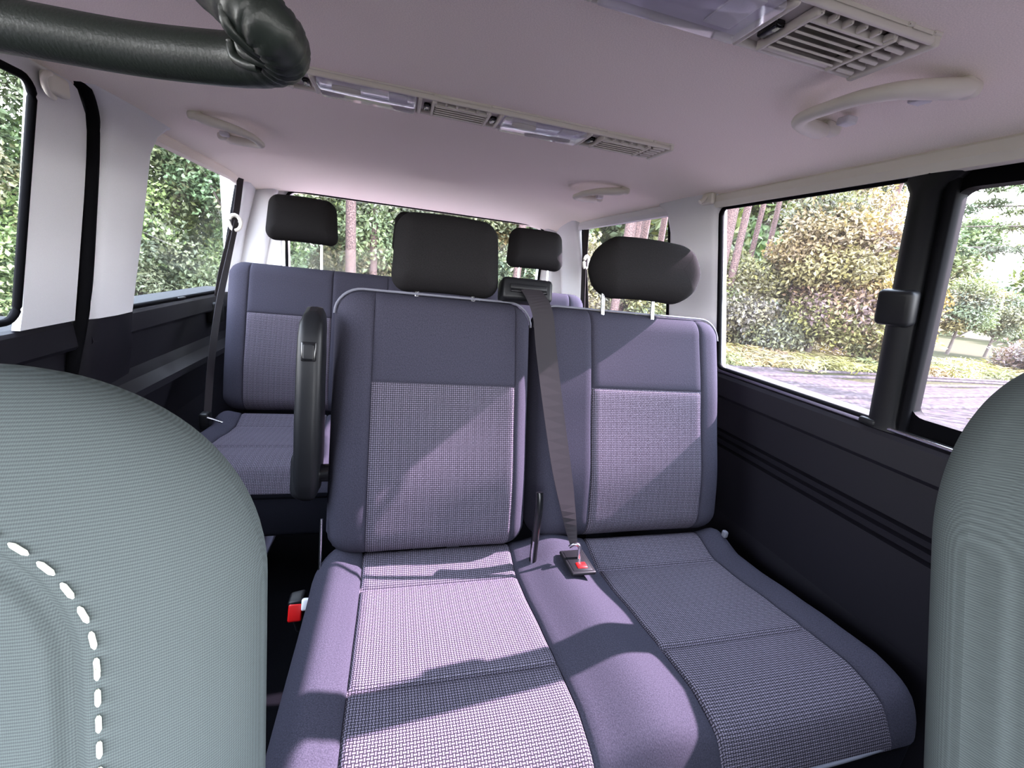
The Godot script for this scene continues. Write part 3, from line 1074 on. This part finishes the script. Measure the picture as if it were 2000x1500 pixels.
	part(outlet, "slot_rim", tube(PackedVector3Array([Vector3(0.246, -0.0395, -0.951), Vector3(0.330, -0.0395, -0.951)]), 0.003, 6), M["black gloss"])
	# buckle well in the middle and the aisle buckle
	var well := part(s, "buckle_well", rbox(Vector3(0.056, 0.008, 0.078), 0.004, true), M["black plastic"], at(Vector3(0.40, -0.589, -0.735)))
	part(well, "well_opening", rbox(Vector3(0.044, 0.004, 0.064), 0.0015), M["black plastic"], at(Vector3(0.40, -0.5862, -0.735)))
	part(well, "release_button", rbox(Vector3(0.022, 0.006, 0.018), 0.002), M["red plastic"], at(Vector3(0.402, -0.585, -0.718)))
	var bk := part(s, "buckle", rbox(Vector3(0.030, 0.075, 0.034), 0.006, true), M["black plastic"], at(Vector3(-0.160, -0.705, -0.80), Basis(Vector3(0, 0, 1), 0.2)))
	part(bk, "release_button", rbox(Vector3(0.026, 0.034, 0.012), 0.004, true), M["red plastic"], at(Vector3(-0.166, -0.690, -0.780), Basis(Vector3(1, 0, 0), -0.5)))
	part(bk, "buckle_top", rbox(Vector3(0.014, 0.022, 0.012), 0.003), M["pale trim"], at(Vector3(-0.148, -0.676, -0.783), Basis(Vector3(1, 0, 0), -0.5)))
	part(bk, "buckle_stalk", band(PackedVector3Array([Vector3(-0.158, -0.73, -0.80), Vector3(-0.13, -0.83, -0.79)]), [0.014], [Vector3(0, 0, 1)], 0.006), M["dark webbing"])


func rear_bench() -> void:
	var s := thing("bench_seat", "three-place bench seat with grey woven panels in the last row", "bench seat", Vector3(0.115, FLOOR, -1.45))
	cushion(s, -0.62, 0.85, -1.20, [[-0.525, -0.235], [-0.03, 0.26], [0.465, 0.755]], [[-0.58, 0.012, 0.035], [0.80, 0.012, 0.035]], M["weave fabric"], M["plum grey fabric"], 0.0)
	part(s, "front_valance", rbox(Vector3(1.40, 0.15, 0.05), 0.02, true), M["black fabric"], at(Vector3(0.115, -0.735, -1.235)))
	part(s, "seat_base", rbox(Vector3(1.36, 0.10, 0.40), 0.02), M["black plastic"], at(Vector3(0.115, -0.775, -1.46)))
	for x in [-0.45, 0.115, 0.68]:
		for z in [-1.28, -1.64]:
			part(s, "leg", rbox(Vector3(0.05, 0.25, 0.05), 0.008), M["black plastic"], at(Vector3(x, -0.925, z)))
	backrest(s, "backrest", -0.605, 0.350, [[-0.525, -0.235], [-0.03, 0.26]], -1.70, 0.065, M["weave fabric"], M["plum grey fabric"], false)
	backrest(s, "backrest", 0.358, 0.838, [[0.465, 0.755]], -1.70, 0.065, M["weave fabric"], M["plum grey fabric"], false)
	for x in [-0.355, 0.107, 0.592]:
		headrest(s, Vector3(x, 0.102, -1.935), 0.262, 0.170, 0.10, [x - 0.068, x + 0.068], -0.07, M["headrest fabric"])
	part(s, "side_lever", tube(PackedVector3Array([Vector3(-0.605, -0.585, -1.60), Vector3(-0.555, -0.605, -1.60)]), 0.004, 6), M["steel"])


func front_seat(label: String, xi: float, side: int, z: float, ytop: float, tilt: float, back: float, deep: float, roll: float) -> void:
	var w := 0.52
	var h := 0.68
	var s := thing("front_seat", label, "car seat", Vector3(xi + side * w / 2, FLOOR, z + 0.2), "front seats")
	var fr := lean(Vector3(xi + side * w / 2, ytop - h / 2, z), tilt)
	fr.origin = Vector3(xi + side * w / 2, ytop, z) - fr.basis.y * (h / 2)
	var seam := 0.061
	var front := func(_x: float, _y: float, e: float) -> float:
		return deep * rp(e, roll) + 0.004 * smoothstep(0.03, 0.07, e) - 0.006 * bell(e - seam, 0.004) - 0.010 * smoothstep(seam, 0.2, e)
	var warp := func(v: Vector3) -> Vector3:
		return fr * v
	var es := []
	for k in 14:
		es.append(roll * (1.0 - cos(PI * 0.5 * k / 13.0)))
	for d in [-0.009, -0.006, -0.003, 0.0, 0.003, 0.006, 0.009]:
		es.append(seam + d)
	es.append_array([0.09, 0.11, 0.14, 0.18, 0.22, 0.25998])
	es.sort()
	var ms := ring_pillow(w, h, 0.125, front, back, es, warp, 24, 14)
	var b := part(s, "backrest", ms[0], M["slate ribbed fabric"])
	part(b, "backrest_shell", ms[1], M["slate ribbed fabric"])
	# white stitches along the seam
	var path := PackedVector3Array()
	var ins := seam - 0.010
	for p in rounded(-w / 2 + ins, w / 2 - ins, -h / 2 + ins, h / 2 - ins, 0.125 - ins, 14):
		path.append(Vector3(p.x, p.y, front.call(p.x, p.y, ins) + 0.0012))
	path.append(path[0])
	var st := tube(PackedVector3Array([Vector3(0, -0.0042, 0), Vector3(0, -0.0025, 0), Vector3(0, 0.0025, 0), Vector3(0, 0.0042, 0)]), [0.0004, 0.0012, 0.0012, 0.0004], 6, 1.0, Vector3.BACK)
	var run := 0.0
	for i in path.size() - 1:
		var a := path[i]
		var q := path[i + 1]
		var l := a.distance_to(q)
		while run < l:
			var p := a.lerp(q, run / l)
			if p.x * -side > 0.0 and p.y > -0.22:
				var d := (q - a).normalized()
				part(b, "stitch", st, M["thread"], fr * Transform3D(Basis(d.cross(Vector3.BACK).normalized(), d, Vector3.BACK), p))
			run += 0.0125
		run -= l
	# cushion and base, below the camera
	var cf := Transform3D(Basis(Vector3.RIGHT, Vector3.FORWARD, Vector3.UP), Vector3(xi + side * w / 2, -0.68, z + 0.33))
	var cs := ring_pillow(w, 0.52, 0.09, func(_x: float, _y: float, e: float) -> float: return 0.10 * rp(e, 0.06), 0.04, [0.0, 0.003, 0.01, 0.025, 0.045, 0.06, 0.12, 0.25998], func(v: Vector3) -> Vector3: return cf * v, 6, 4)
	var c := part(s, "seat_cushion", cs[0], M["slate ribbed fabric"])
	part(c, "cushion_underside", cs[1], M["black fabric"])
	part(s, "seat_base", rbox(Vector3(0.44, 0.34, 0.42), 0.03), M["black plastic"], at(Vector3(xi + side * w / 2, -0.88, z + 0.33)))
	part(s, "headrest_post", tube(PackedVector3Array([fr * Vector3(-0.07, h / 2 - 0.03, 0), fr * Vector3(-0.07, h / 2 + 0.04, 0)]), 0.006, 8), M["steel"])


func front_seats() -> void:
	front_seat("slate grey front seat with white seam stitching in the lower left corner", -0.068, -1, -0.262, -0.070, 0.16, 0.05, 0.055, 0.075)
	front_seat("slate grey front seat cut off by the right edge", 0.331, 1, -0.178, -0.012, 0.27, 0.03, 0.115, 0.04)


# ============================================================ belts
func belts() -> void:
	# lap and shoulder belt of the middle row
	var b := thing("seat_belt", "charcoal seat belt hanging down between the two middle row backrests", "seat belt", Vector3(0.39, -0.58, -0.76))
	var pts := smooth_path([Vector3(0.290, -0.033, -0.953), Vector3(0.300, -0.052, -0.925), Vector3(0.312, -0.085, -0.905), Vector3(0.322, -0.16, -0.882), Vector3(0.338, -0.27, -0.842), Vector3(0.358, -0.38, -0.808), Vector3(0.378, -0.47, -0.785), Vector3(0.392, -0.535, -0.768), Vector3(0.397, -0.562, -0.758)], 5)
	var half := []
	var side := []
	for i in pts.size():
		var t := float(i) / (pts.size() - 1)
		half.append(lerpf(0.023, 0.008, smoothstep(0.62, 1.0, t)))
		side.append(Vector3(1, 0, 0.12 * sin(t * 6.0) + 0.7 * smoothstep(0.75, 1.0, t)))
	part(b, "webbing", band(pts, half, side, 0.0016), M["webbing"])
	part(b, "tongue", tube(smooth_path([Vector3(0.388, -0.566, -0.758), Vector3(0.396, -0.556, -0.752), Vector3(0.406, -0.560, -0.748), Vector3(0.406, -0.585, -0.742), Vector3(0.403, -0.610, -0.735)], 5), 0.0038, 8), M["steel"], Transform3D(), "bright metal belt tongue")
	# last row, left
	var l := thing("seat_belt", "black seat belt with white guide beside the rear left window", "seat belt", Vector3(-0.70, -0.5, -2.1), "last row belts")
	part(l, "webbing", band(smooth_path([Vector3(-0.638, 0.262, -2.19), Vector3(-0.668, 0.085, -2.19), Vector3(-0.715, -0.12, -2.16), Vector3(-0.735, -0.27, -2.13)], 4), [0.019], [Vector3(0.35, 0, -1)], 0.002), M["dark webbing"])
	part(l, "webbing", band(smooth_path([Vector3(-0.655, 0.08, -2.17), Vector3(-0.675, -0.08, -2.11), Vector3(-0.665, -0.25, -1.95), Vector3(-0.64, -0.42, -1.78), Vector3(-0.61, -0.58, -1.63)], 4), [0.014], [Vector3(0.35, 0, -1)], 0.002), M["dark webbing"])
	var guide := PackedVector3Array()
	for k in 17:
		var a := TAU * k / 16
		guide.append(Vector3(-0.660 + 0.018 * cos(a), 0.075 + 0.030 * sin(a), -2.165 - 0.014 * cos(a)))
	part(l, "belt_guide", tube(guide, 0.008, 8), M["beige plastic"], Transform3D(), "white plastic belt guide ring")
	part(l, "reel_cover", rbox(Vector3(0.04, 0.09, 0.09), 0.012, true), M["black plastic"], at(Vector3(-0.735, -0.30, -2.12)))
	part(l, "floor_anchor", rbox(Vector3(0.03, 0.06, 0.04), 0.008, true), M["black plastic"], at(Vector3(-0.612, -0.605, -1.615)))
	# last row, right
	var r := thing("seat_belt", "black seat belt with white guide beside the rear right window", "seat belt", Vector3(0.88, -0.3, -2.1), "last row belts")
	part(r, "webbing", band(smooth_path([Vector3(0.862, 0.255, -2.03), Vector3(0.872, 0.09, -2.02), Vector3(0.90, -0.10, -2.0), Vector3(0.93, -0.28, -1.98)], 4), [0.017], [Vector3(-0.4, 0, -1)], 0.002), M["dark webbing"])
	part(r, "webbing", band(smooth_path([Vector3(0.866, 0.085, -2.01), Vector3(0.868, -0.08, -1.97), Vector3(0.862, -0.25, -1.9)], 4), [0.014], [Vector3(-0.4, 0, -1)], 0.002), M["dark webbing"])
	var g2 := PackedVector3Array()
	for k in 17:
		var a := TAU * k / 16
		g2.append(Vector3(0.874 + 0.016 * cos(a), 0.082 + 0.028 * sin(a), -2.005 - 0.012 * cos(a)))
	part(r, "belt_guide", tube(g2, 0.008, 8), M["beige plastic"], Transform3D(), "white plastic belt guide ring")


# ============================================================ outdoors
func tuft(n: int, spread: float, leaf: float, wide: float, sd: int) -> ArrayMesh:
	var r := RandomNumberGenerator.new()
	r.seed = sd
	var st := begin(false)
	for k in n:
		var o := Vector3(r.randf_range(-1, 1), r.randf_range(-1, 1), r.randf_range(-1, 1)) * spread
		var d := Vector3(r.randf_range(-1, 1), r.randf_range(-0.8, 0.5), r.randf_range(-1, 1)).normalized()
		var s := d.cross(Vector3(r.randf_range(-1, 1), r.randf_range(-1, 1), r.randf_range(-1, 1))).normalized()
		var u := s.cross(d) * leaf * 0.12
		var a := o
		var c := o + d * leaf
		var m := o + d * leaf * 0.45
		tri(st, a, m - s * leaf * wide + u, c)
		tri(st, a, c, m + s * leaf * wide + u)
	return done(st)


func crown(owner_: Node3D, called: String, mesh: Mesh, m: Material, blobs: Array, c0: Color, c1: Color, sd: int, smin := 0.7, smax := 1.35, flat := false) -> void:
	var r := RandomNumberGenerator.new()
	r.seed = sd
	var total := 0
	for b in blobs:
		total += int(b[2])
	var mm := MultiMesh.new()
	mm.transform_format = MultiMesh.TRANSFORM_3D
	mm.use_colors = true
	mm.mesh = mesh
	mm.instance_count = total
	var base: Transform3D = rel_of[owner_]
	var i := 0
	for b in blobs:
		var bc: Vector3 = b[0]
		var br: Vector3 = b[1]
		var shade := r.randf_range(-0.1, 0.4)
		var hue := Color(r.randf_range(0.82, 1.25), r.randf_range(0.85, 1.1), r.randf_range(0.8, 1.5))
		for k in int(b[2]):
			var d := Vector3(r.randfn(), r.randfn(), r.randfn()).normalized()
			var q := pow(r.randf(), 0.42)
			var p := bc + d * br * q
			var bs := Basis.from_euler(Vector3(r.randf() * TAU, r.randf() * TAU, r.randf() * TAU)) if not flat else Basis(Vector3.UP, r.randf() * TAU)
			bs = bs.scaled(Vector3.ONE * r.randf_range(smin, smax))
			mm.set_instance_transform(i, Transform3D(bs, p - base.origin))
			mm.set_instance_color(i, c0.lerp(c1, clampf(pow(r.randf(), 1.5) * 0.9 + shade, 0, 1)) * hue)
			i += 1
	var n := MultiMeshInstance3D.new()
	n.name = called
	n.multimesh = mm
	n.material_override = m
	n.set_meta("kind", "stuff")
	owner_.add_child(n, true)


func trunk(owner_: Node3D, called: String, pts: Array, r0: float, r1: float, m: Material, sides := 9) -> void:
	var path := smooth_path(pts, 4)
	var rad := []
	for i in path.size():
		rad.append(lerpf(r0, r1, float(i) / (path.size() - 1)))
	part(owner_, called, tube(path, rad, sides, 1.0, Vector3(0.3, 0, 1)), m)


# a broad-leaved tree at (x, z): height, crown half width, lowest leaves
func leafy(called: String, label: String, group: String, x: float, z: float, h: float, wide: float, low: float, n: int, mesh: Mesh, c0: Color, c1: Color, sd: int) -> void:
	var r := RandomNumberGenerator.new()
	r.seed = sd
	var t := thing(called, label, "tree" if h > 3.0 else "shrub", Vector3(x, GROUND, z), group)
	var top := GROUND + h
	trunk(t, "trunk", [Vector3(x, GROUND - 0.1, z), Vector3(x + 0.1, GROUND + h * 0.3, z), Vector3(x - 0.1, GROUND + h * 0.75, z + 0.1)], 0.035 * wide + 0.03, 0.02, M["grey bark"])
	for k in 3:
		var a := TAU * k / 3 + r.randf()
		trunk(t, "branch", [Vector3(x, GROUND + h * (0.2 + 0.12 * k), z), Vector3(x + cos(a) * wide * 0.4, GROUND + h * (0.38 + 0.12 * k), z + sin(a) * wide * 0.4), Vector3(x + cos(a) * wide * 0.7, GROUND + h * (0.55 + 0.1 * k), z + sin(a) * wide * 0.7)], 0.012 * wide + 0.012, 0.01, M["grey bark"], 6)
	var blobs := []
	var nb := 11
	for k in nb:
		var f := (k + 0.5) / nb
		var y := lerpf(GROUND + low + 0.3, top - 0.35, f)
		var a := r.randf() * TAU
		var q := wide * sqrt(maxf(0.1, 1.0 - pow(f * 1.5 - 0.6, 2.0)))
		var o := r.randf_range(0.2, 0.62) * q
		blobs.append([Vector3(x + cos(a) * o, y, z + sin(a) * o), Vector3(q * 0.62, maxf(0.35, (h - low) * 0.14), q * 0.62), n / nb])
	crown(t, "foliage", mesh, M["leaf"], blobs, c0, c1, sd + 1)


func pine(label: String, x: float, z: float, h: float, r0: float, tilt: float, mesh: Mesh, sd: int, n := 500) -> void:
	var t := thing("pine_tree", label, "tree", Vector3(x, GROUND, z), "pines behind the van")
	var top := Vector3(x + tilt * h, GROUND + h, z)
	trunk(t, "trunk", [Vector3(x, GROUND - 0.1, z), Vector3(x + tilt * h * 0.45, GROUND + h * 0.5, z), top], r0, r0 * 0.45, M["pine bark"], 10)
	var r := RandomNumberGenerator.new()
	r.seed = sd
	var blobs := []
	for k in 6:
		var y := GROUND + h * (0.66 + 0.06 * k)
		var a := r.randf() * TAU
		blobs.append([Vector3(x + tilt * h * 0.8 + cos(a) * 0.9, y, z + sin(a) * 0.9), Vector3(1.3, 0.4, 1.3), n / 6])
	crown(t, "needles", mesh, M["needle"], blobs, Color(0.05, 0.08, 0.03), Color(0.12, 0.16, 0.06), sd)


func outside() -> void:
	# ground and sandy track
	var g := thing("ground", "dry grassy ground round the van", "ground", Vector3(0, GROUND, 0), "", "structure")
	part(g, "turf", rbox(Vector3(260, 0.2, 260), 0.02), M["grass ground"], at(Vector3(0, GROUND - 0.1, 0)))
	var poly := PackedVector2Array([Vector2(1.5, -10.5), Vector2(6.0, -8.9), Vector2(8.4, -8.0), Vector2(10.1, -7.1), Vector2(13.1, -6.9), Vector2(20, -8.6), Vector2(34, -12.0), Vector2(34, -8.0), Vector2(20, -6.0), Vector2(13, -4.9), Vector2(9.2, -4.7), Vector2(7.0, -1.0), Vector2(7.0, 8.0), Vector2(-6.0, 8.0), Vector2(-5.5, -3.0), Vector2(-3.0, -6.0), Vector2(0.0, -8.0)])  # sand close round the van is unseen, spread there to bounce light inside
	var track := thing("sand_track", "pale sandy track running past behind the side window, with unseen sand added round the van", "track", Vector3(9, GROUND, -6.3))
	var st := begin()
	var ids := Geometry2D.triangulate_polygon(poly)
	for k in range(0, ids.size(), 3):
		var v := []
		for j in 3:
			var p := poly[ids[k + j]]
			v.append(Vector3(p.x, GROUND + 0.012, p.y))
		tri(st, v[0], v[1], v[2])
	for i in poly.size():
		var a := poly[i]
		var b := poly[(i + 1) % poly.size()]
		quad(st, Vector3(a.x, GROUND - 0.02, a.y), Vector3(a.x, GROUND + 0.012, a.y), Vector3(b.x, GROUND + 0.012, b.y), Vector3(b.x, GROUND - 0.02, b.y))
	part(track, "sand_bed", done(st), M["sand"])
	# wheel ruts: low ridges of sand along the track
	for k in 5:
		var pts := []
		for i in 7:
			var t := i / 6.0
			pts.append(Vector3(lerpf(4.5, 24.0, t), GROUND + 0.012, lerpf(-5.1 - 0.6 * k, -6.6 - 0.55 * k, t) + 0.25 * sin(t * 5.0 + k)))
		part(track, "sand_ridge", tube(smooth_path(pts, 5), 0.045, 6, 1.6), M["sand"])
	# leaf tufts shared by the trees
	var near := tuft(16, 0.17, 0.085, 0.30, 41)
	var mid := tuft(18, 0.24, 0.12, 0.28, 42)
	var far := tuft(8, 0.5, 0.42, 0.32, 43)
	var needle := tuft(14, 0.10, 0.24, 0.07, 44)
	var ga := Color(0.035, 0.058, 0.018)
	var gb := Color(0.155, 0.195, 0.07)
	var ya := Color(0.08, 0.07, 0.045)
	var yb := Color(0.26, 0.24, 0.085)
	# left of the van: a dense green wall of trees
	var left := [[-7.6, -6.6, 6.5, 2.0], [-6.2, -8.4, 6.0, 1.9], [-4.9, -10.2, 6.5, 2.0], [-3.3, -11.6, 6.0, 1.9], [-8.8, -9.8, 8.5, 2.4], [-6.6, -12.6, 9.0, 2.5], [-9.2, -4.6, 7.0, 2.2], [-10.6, -7.2, 9.0, 2.5], [-2.9, -9.9, 4.6, 1.3], [-5.6, -14.6, 9.0, 2.6]]
	var lnames := ["leafy green tree filling the left edge window", "leafy green tree left in the rear left window", "leafy green tree in the middle of the rear left window", "leafy green tree right in the rear left window beside the belt", "tall dark tree behind the leafy wall on the left", "tall dark tree behind the rear left window's foliage", "leafy tree left of the left edge window", "tall tree far left behind the green wall", "slim leafy tree just left of the rear left belt", "tall dark tree deep in the wood behind the rear left belt"]
	for i in left.size():
		var a: Array = left[i]
		leafy("leafy_tree", lnames[i], "trees left of the van", a[0], a[1], a[2], a[3], 0.15, 3600, near, ga, gb, 100 + i * 7)
	# behind the van
	var back := [[-1.5, -12.8, 6.0, 1.8], [0.3, -13.2, 6.5, 1.9], [2.2, -13.0, 6.0, 1.9], [4.0, -12.4, 5.6, 1.7], [-0.6, -16.5, 9.0, 2.4], [3.2, -16.8, 9.0, 2.4]]
	var bnames := ["sunlit leafy tree behind the left rear headrest", "sunlit leafy tree in the left half of the rear window", "sunlit leafy tree in the middle of the rear window", "sunlit leafy tree at the right end of the rear window", "tall dark tree behind the leafy trees of the rear window's left", "tall dark tree behind the leafy trees of the rear window's right"]
	for i in back.size():
		var a: Array = back[i]
		leafy("leafy_tree", bnames[i], "trees behind the van", a[0], a[1], a[2], a[3], 0.2, 3000, mid, Color(0.06, 0.075, 0.035), Color(0.235, 0.245, 0.105), 200 + i * 7)
	# pines
	var px := [[-1.0, -10.9, 0.13], [-0.55, -11.6, 0.10], [3.0, -11.2, 0.11], [5.6, -10.6, 0.12], [6.3, -11.6, 0.13], [6.9, -12.4, 0.12], [7.6, -13.2, 0.14], [8.2, -14.6, 0.13], [8.9, -14.2, 0.13], [8.85, -10.9, 0.20], [9.2, -10.8, 0.12], [10.1, -11.3, 0.09], [11.6, -12.2, 0.10]]
	for i in px.size():
		var a: Array = px[i]
		pine("reddish pine trunk standing %s" % ["under the left rear headrest", "beside the trunk under the left rear headrest", "in the right half of the rear window", "first in the rear right window", "second in the rear right window", "third in the rear right window", "fourth in the rear right window", "fifth in the rear right window", "behind the pale right pillar", "at the left end of the sliding window", "second from the left in the sliding window", "third from the left in the sliding window", "fourth from the left in the sliding window"][i], a[0], a[1], 11.0 + i % 3, a[2], 0.01 * (i % 4 - 1), needle, 300 + i * 5)
	# shrubs under the pines
	var sh := [[6.8, -11.2, 2.6, 1.0], [8.4, -12.0, 2.4, 1.1], [5.2, -11.6, 2.4, 1.1]]
	var snames := ["yellow green shrub before the pines in the rear right window", "yellow green shrub behind the pale right pillar", "yellow green shrub between rear window and rear right window"]
	for i in sh.size():
		leafy("shrub", snames[i], "shrubs under the pines", sh[i][0], sh[i][1], sh[i][2], sh[i][3], 0.05, 900, mid, ya, yb, 400 + i)
	# the big broad-leaved tree and its neighbours behind the sliding window
	leafy("leafy_tree", "big yellow green tree filling the middle of the sliding window", "trees right of the van", 11.6, -9.9, 4.3, 2.2, 0.25, 4200, mid, ya, yb, 501)
	leafy("leafy_tree", "yellow green bushy tree at the left of the sliding window", "trees right of the van", 9.8, -11.2, 2.7, 1.4, 0.15, 2200, mid, ya, yb, 502)
	leafy("leafy_tree", "loose taller tree with sky gaps behind the big yellow green tree", "trees right of the van", 13.9, -12.2, 6.0, 2.0, 2.6, 700, mid, ya, yb, 503)
	leafy("leafy_tree", "low bush right of the big tree beside the black post", "trees right of the van", 13.3, -9.3, 2.6, 1.1, 0.05, 1100, mid, ya, yb, 504)
	pine("leaning purple brown pine trunk left of the black window post", 15.2, -11.9, 9.0, 0.16, 0.12, needle, 505)
	# a pine whose boughs reach into the front pane
	var bp := thing("pine_tree", "pine reaching its boughs across the sky in the front pane", "tree", Vector3(15.5, GROUND, -5.0), "pines right of the van")
	trunk(bp, "trunk", [Vector3(15.5, GROUND - 0.1, -5.0), Vector3(15.4, GROUND + 3.5, -5.0), Vector3(15.5, GROUND + 7.0, -5.1)], 0.17, 0.09, M["pine bark"])
	var yy := [1.55, 2.0, 2.45, 2.75, 3.1, 3.4]
	for k in 6:
		var e := Vector3(10.8 + 0.35 * (k % 3), yy[k] - 0.10, -7.6 + 0.3 * (k % 2))
		var s := Vector3(15.4, yy[k] - 0.05, -5.0)
		var m1 := s.lerp(e, 0.5) + Vector3(0, 0.16, 0)
		trunk(bp, "bough", [s, m1, e], 0.035, 0.008, M["grey bark"], 6)
		var blobs := []
		for q in 6:
			var c := m1.lerp(e, q / 5.0)
			blobs.append([c + Vector3(rng.randf_range(-0.2, 0.2), rng.randf_range(-0.05, 0.08), rng.randf_range(-0.3, 0.3)), Vector3(0.36, 0.05, 0.36), 11])
		crown(bp, "needles", needle, M["needle"], blobs, Color(0.05, 0.08, 0.03), Color(0.12, 0.16, 0.06), 520 + k, 0.5, 0.9, true)
	# small fruit trees on the far meadow
	leafy("fruit_tree", "small fruit tree on the meadow right beside the black post", "fruit trees on the meadow", 25.0, -14.3, 3.5, 1.5, 1.1, 1500, mid, Color(0.085, 0.09, 0.045), Color(0.21, 0.21, 0.10), 601)
	leafy("fruit_tree", "small fruit tree standing free on the meadow in the front pane", "fruit trees on the meadow", 27.8, -14.4, 3.1, 1.3, 1.1, 1200, mid, Color(0.085, 0.09, 0.045), Color(0.21, 0.21, 0.10), 602)
	leafy("shrub", "dark low bush by the track at the right edge", "bushes by the track", 20.5, -8.9, 1.3, 1.5, 0.0, 700, mid, Color(0.08, 0.07, 0.06), Color(0.18, 0.15, 0.12), 603)
	# distant dark wood
	for i in 8:
		var x := 52.0 + 3.0 * (i % 2) + i * 1.5
		var z := -42.0 + i * 4.6
		leafy("forest_tree", "tree of the distant wood, number %s from the left" % ["one", "two", "three", "four", "five", "six", "seven", "eight"][i], "distant wood", x, z, 9.0 + (i * 7 % 3), 3.6, 0.0, 900, far, ga, gb, 700 + i * 3)
	# the wood behind the pines
	for i in 6:
		var az := 0.36 + 0.075 * i
		var d := 24.0 + 2.5 * (i % 3)
		leafy("forest_tree", "tree of the wood behind the pine trunks, %s from the left" % ["first", "second", "third", "fourth", "fifth", "sixth"][i], "wood behind the pines", az * d, -sqrt(1.0 - az * az) * d, 7.5 + 1.2 * (i * 5 % 3), 2.6, 0.0, 1100, far, ga, gb, 900 + i * 3)
	# grass along the track
	var blade := tuft(16, 0.14, 0.22, 0.05, 47)
	var gr := thing("verge_grass", "uncut green and straw grass along the far side of the track", "grass", Vector3(11, GROUND, -8), "", "stuff")
	var spots := []
	for k in 40:
		var t := k / 39.0
		spots.append([Vector3(lerpf(7.0, 24.0, t), GROUND + 0.08, lerpf(-9.3, -10.0, t) + 0.9 * sin(k * 2.3)), Vector3(0.9, 0.07, 0.7), 55])
	crown(gr, "grass_blades", blade, M["leaf"], spots, Color(0.14, 0.13, 0.05), Color(0.30, 0.30, 0.10), 800, 0.6, 1.3, true)
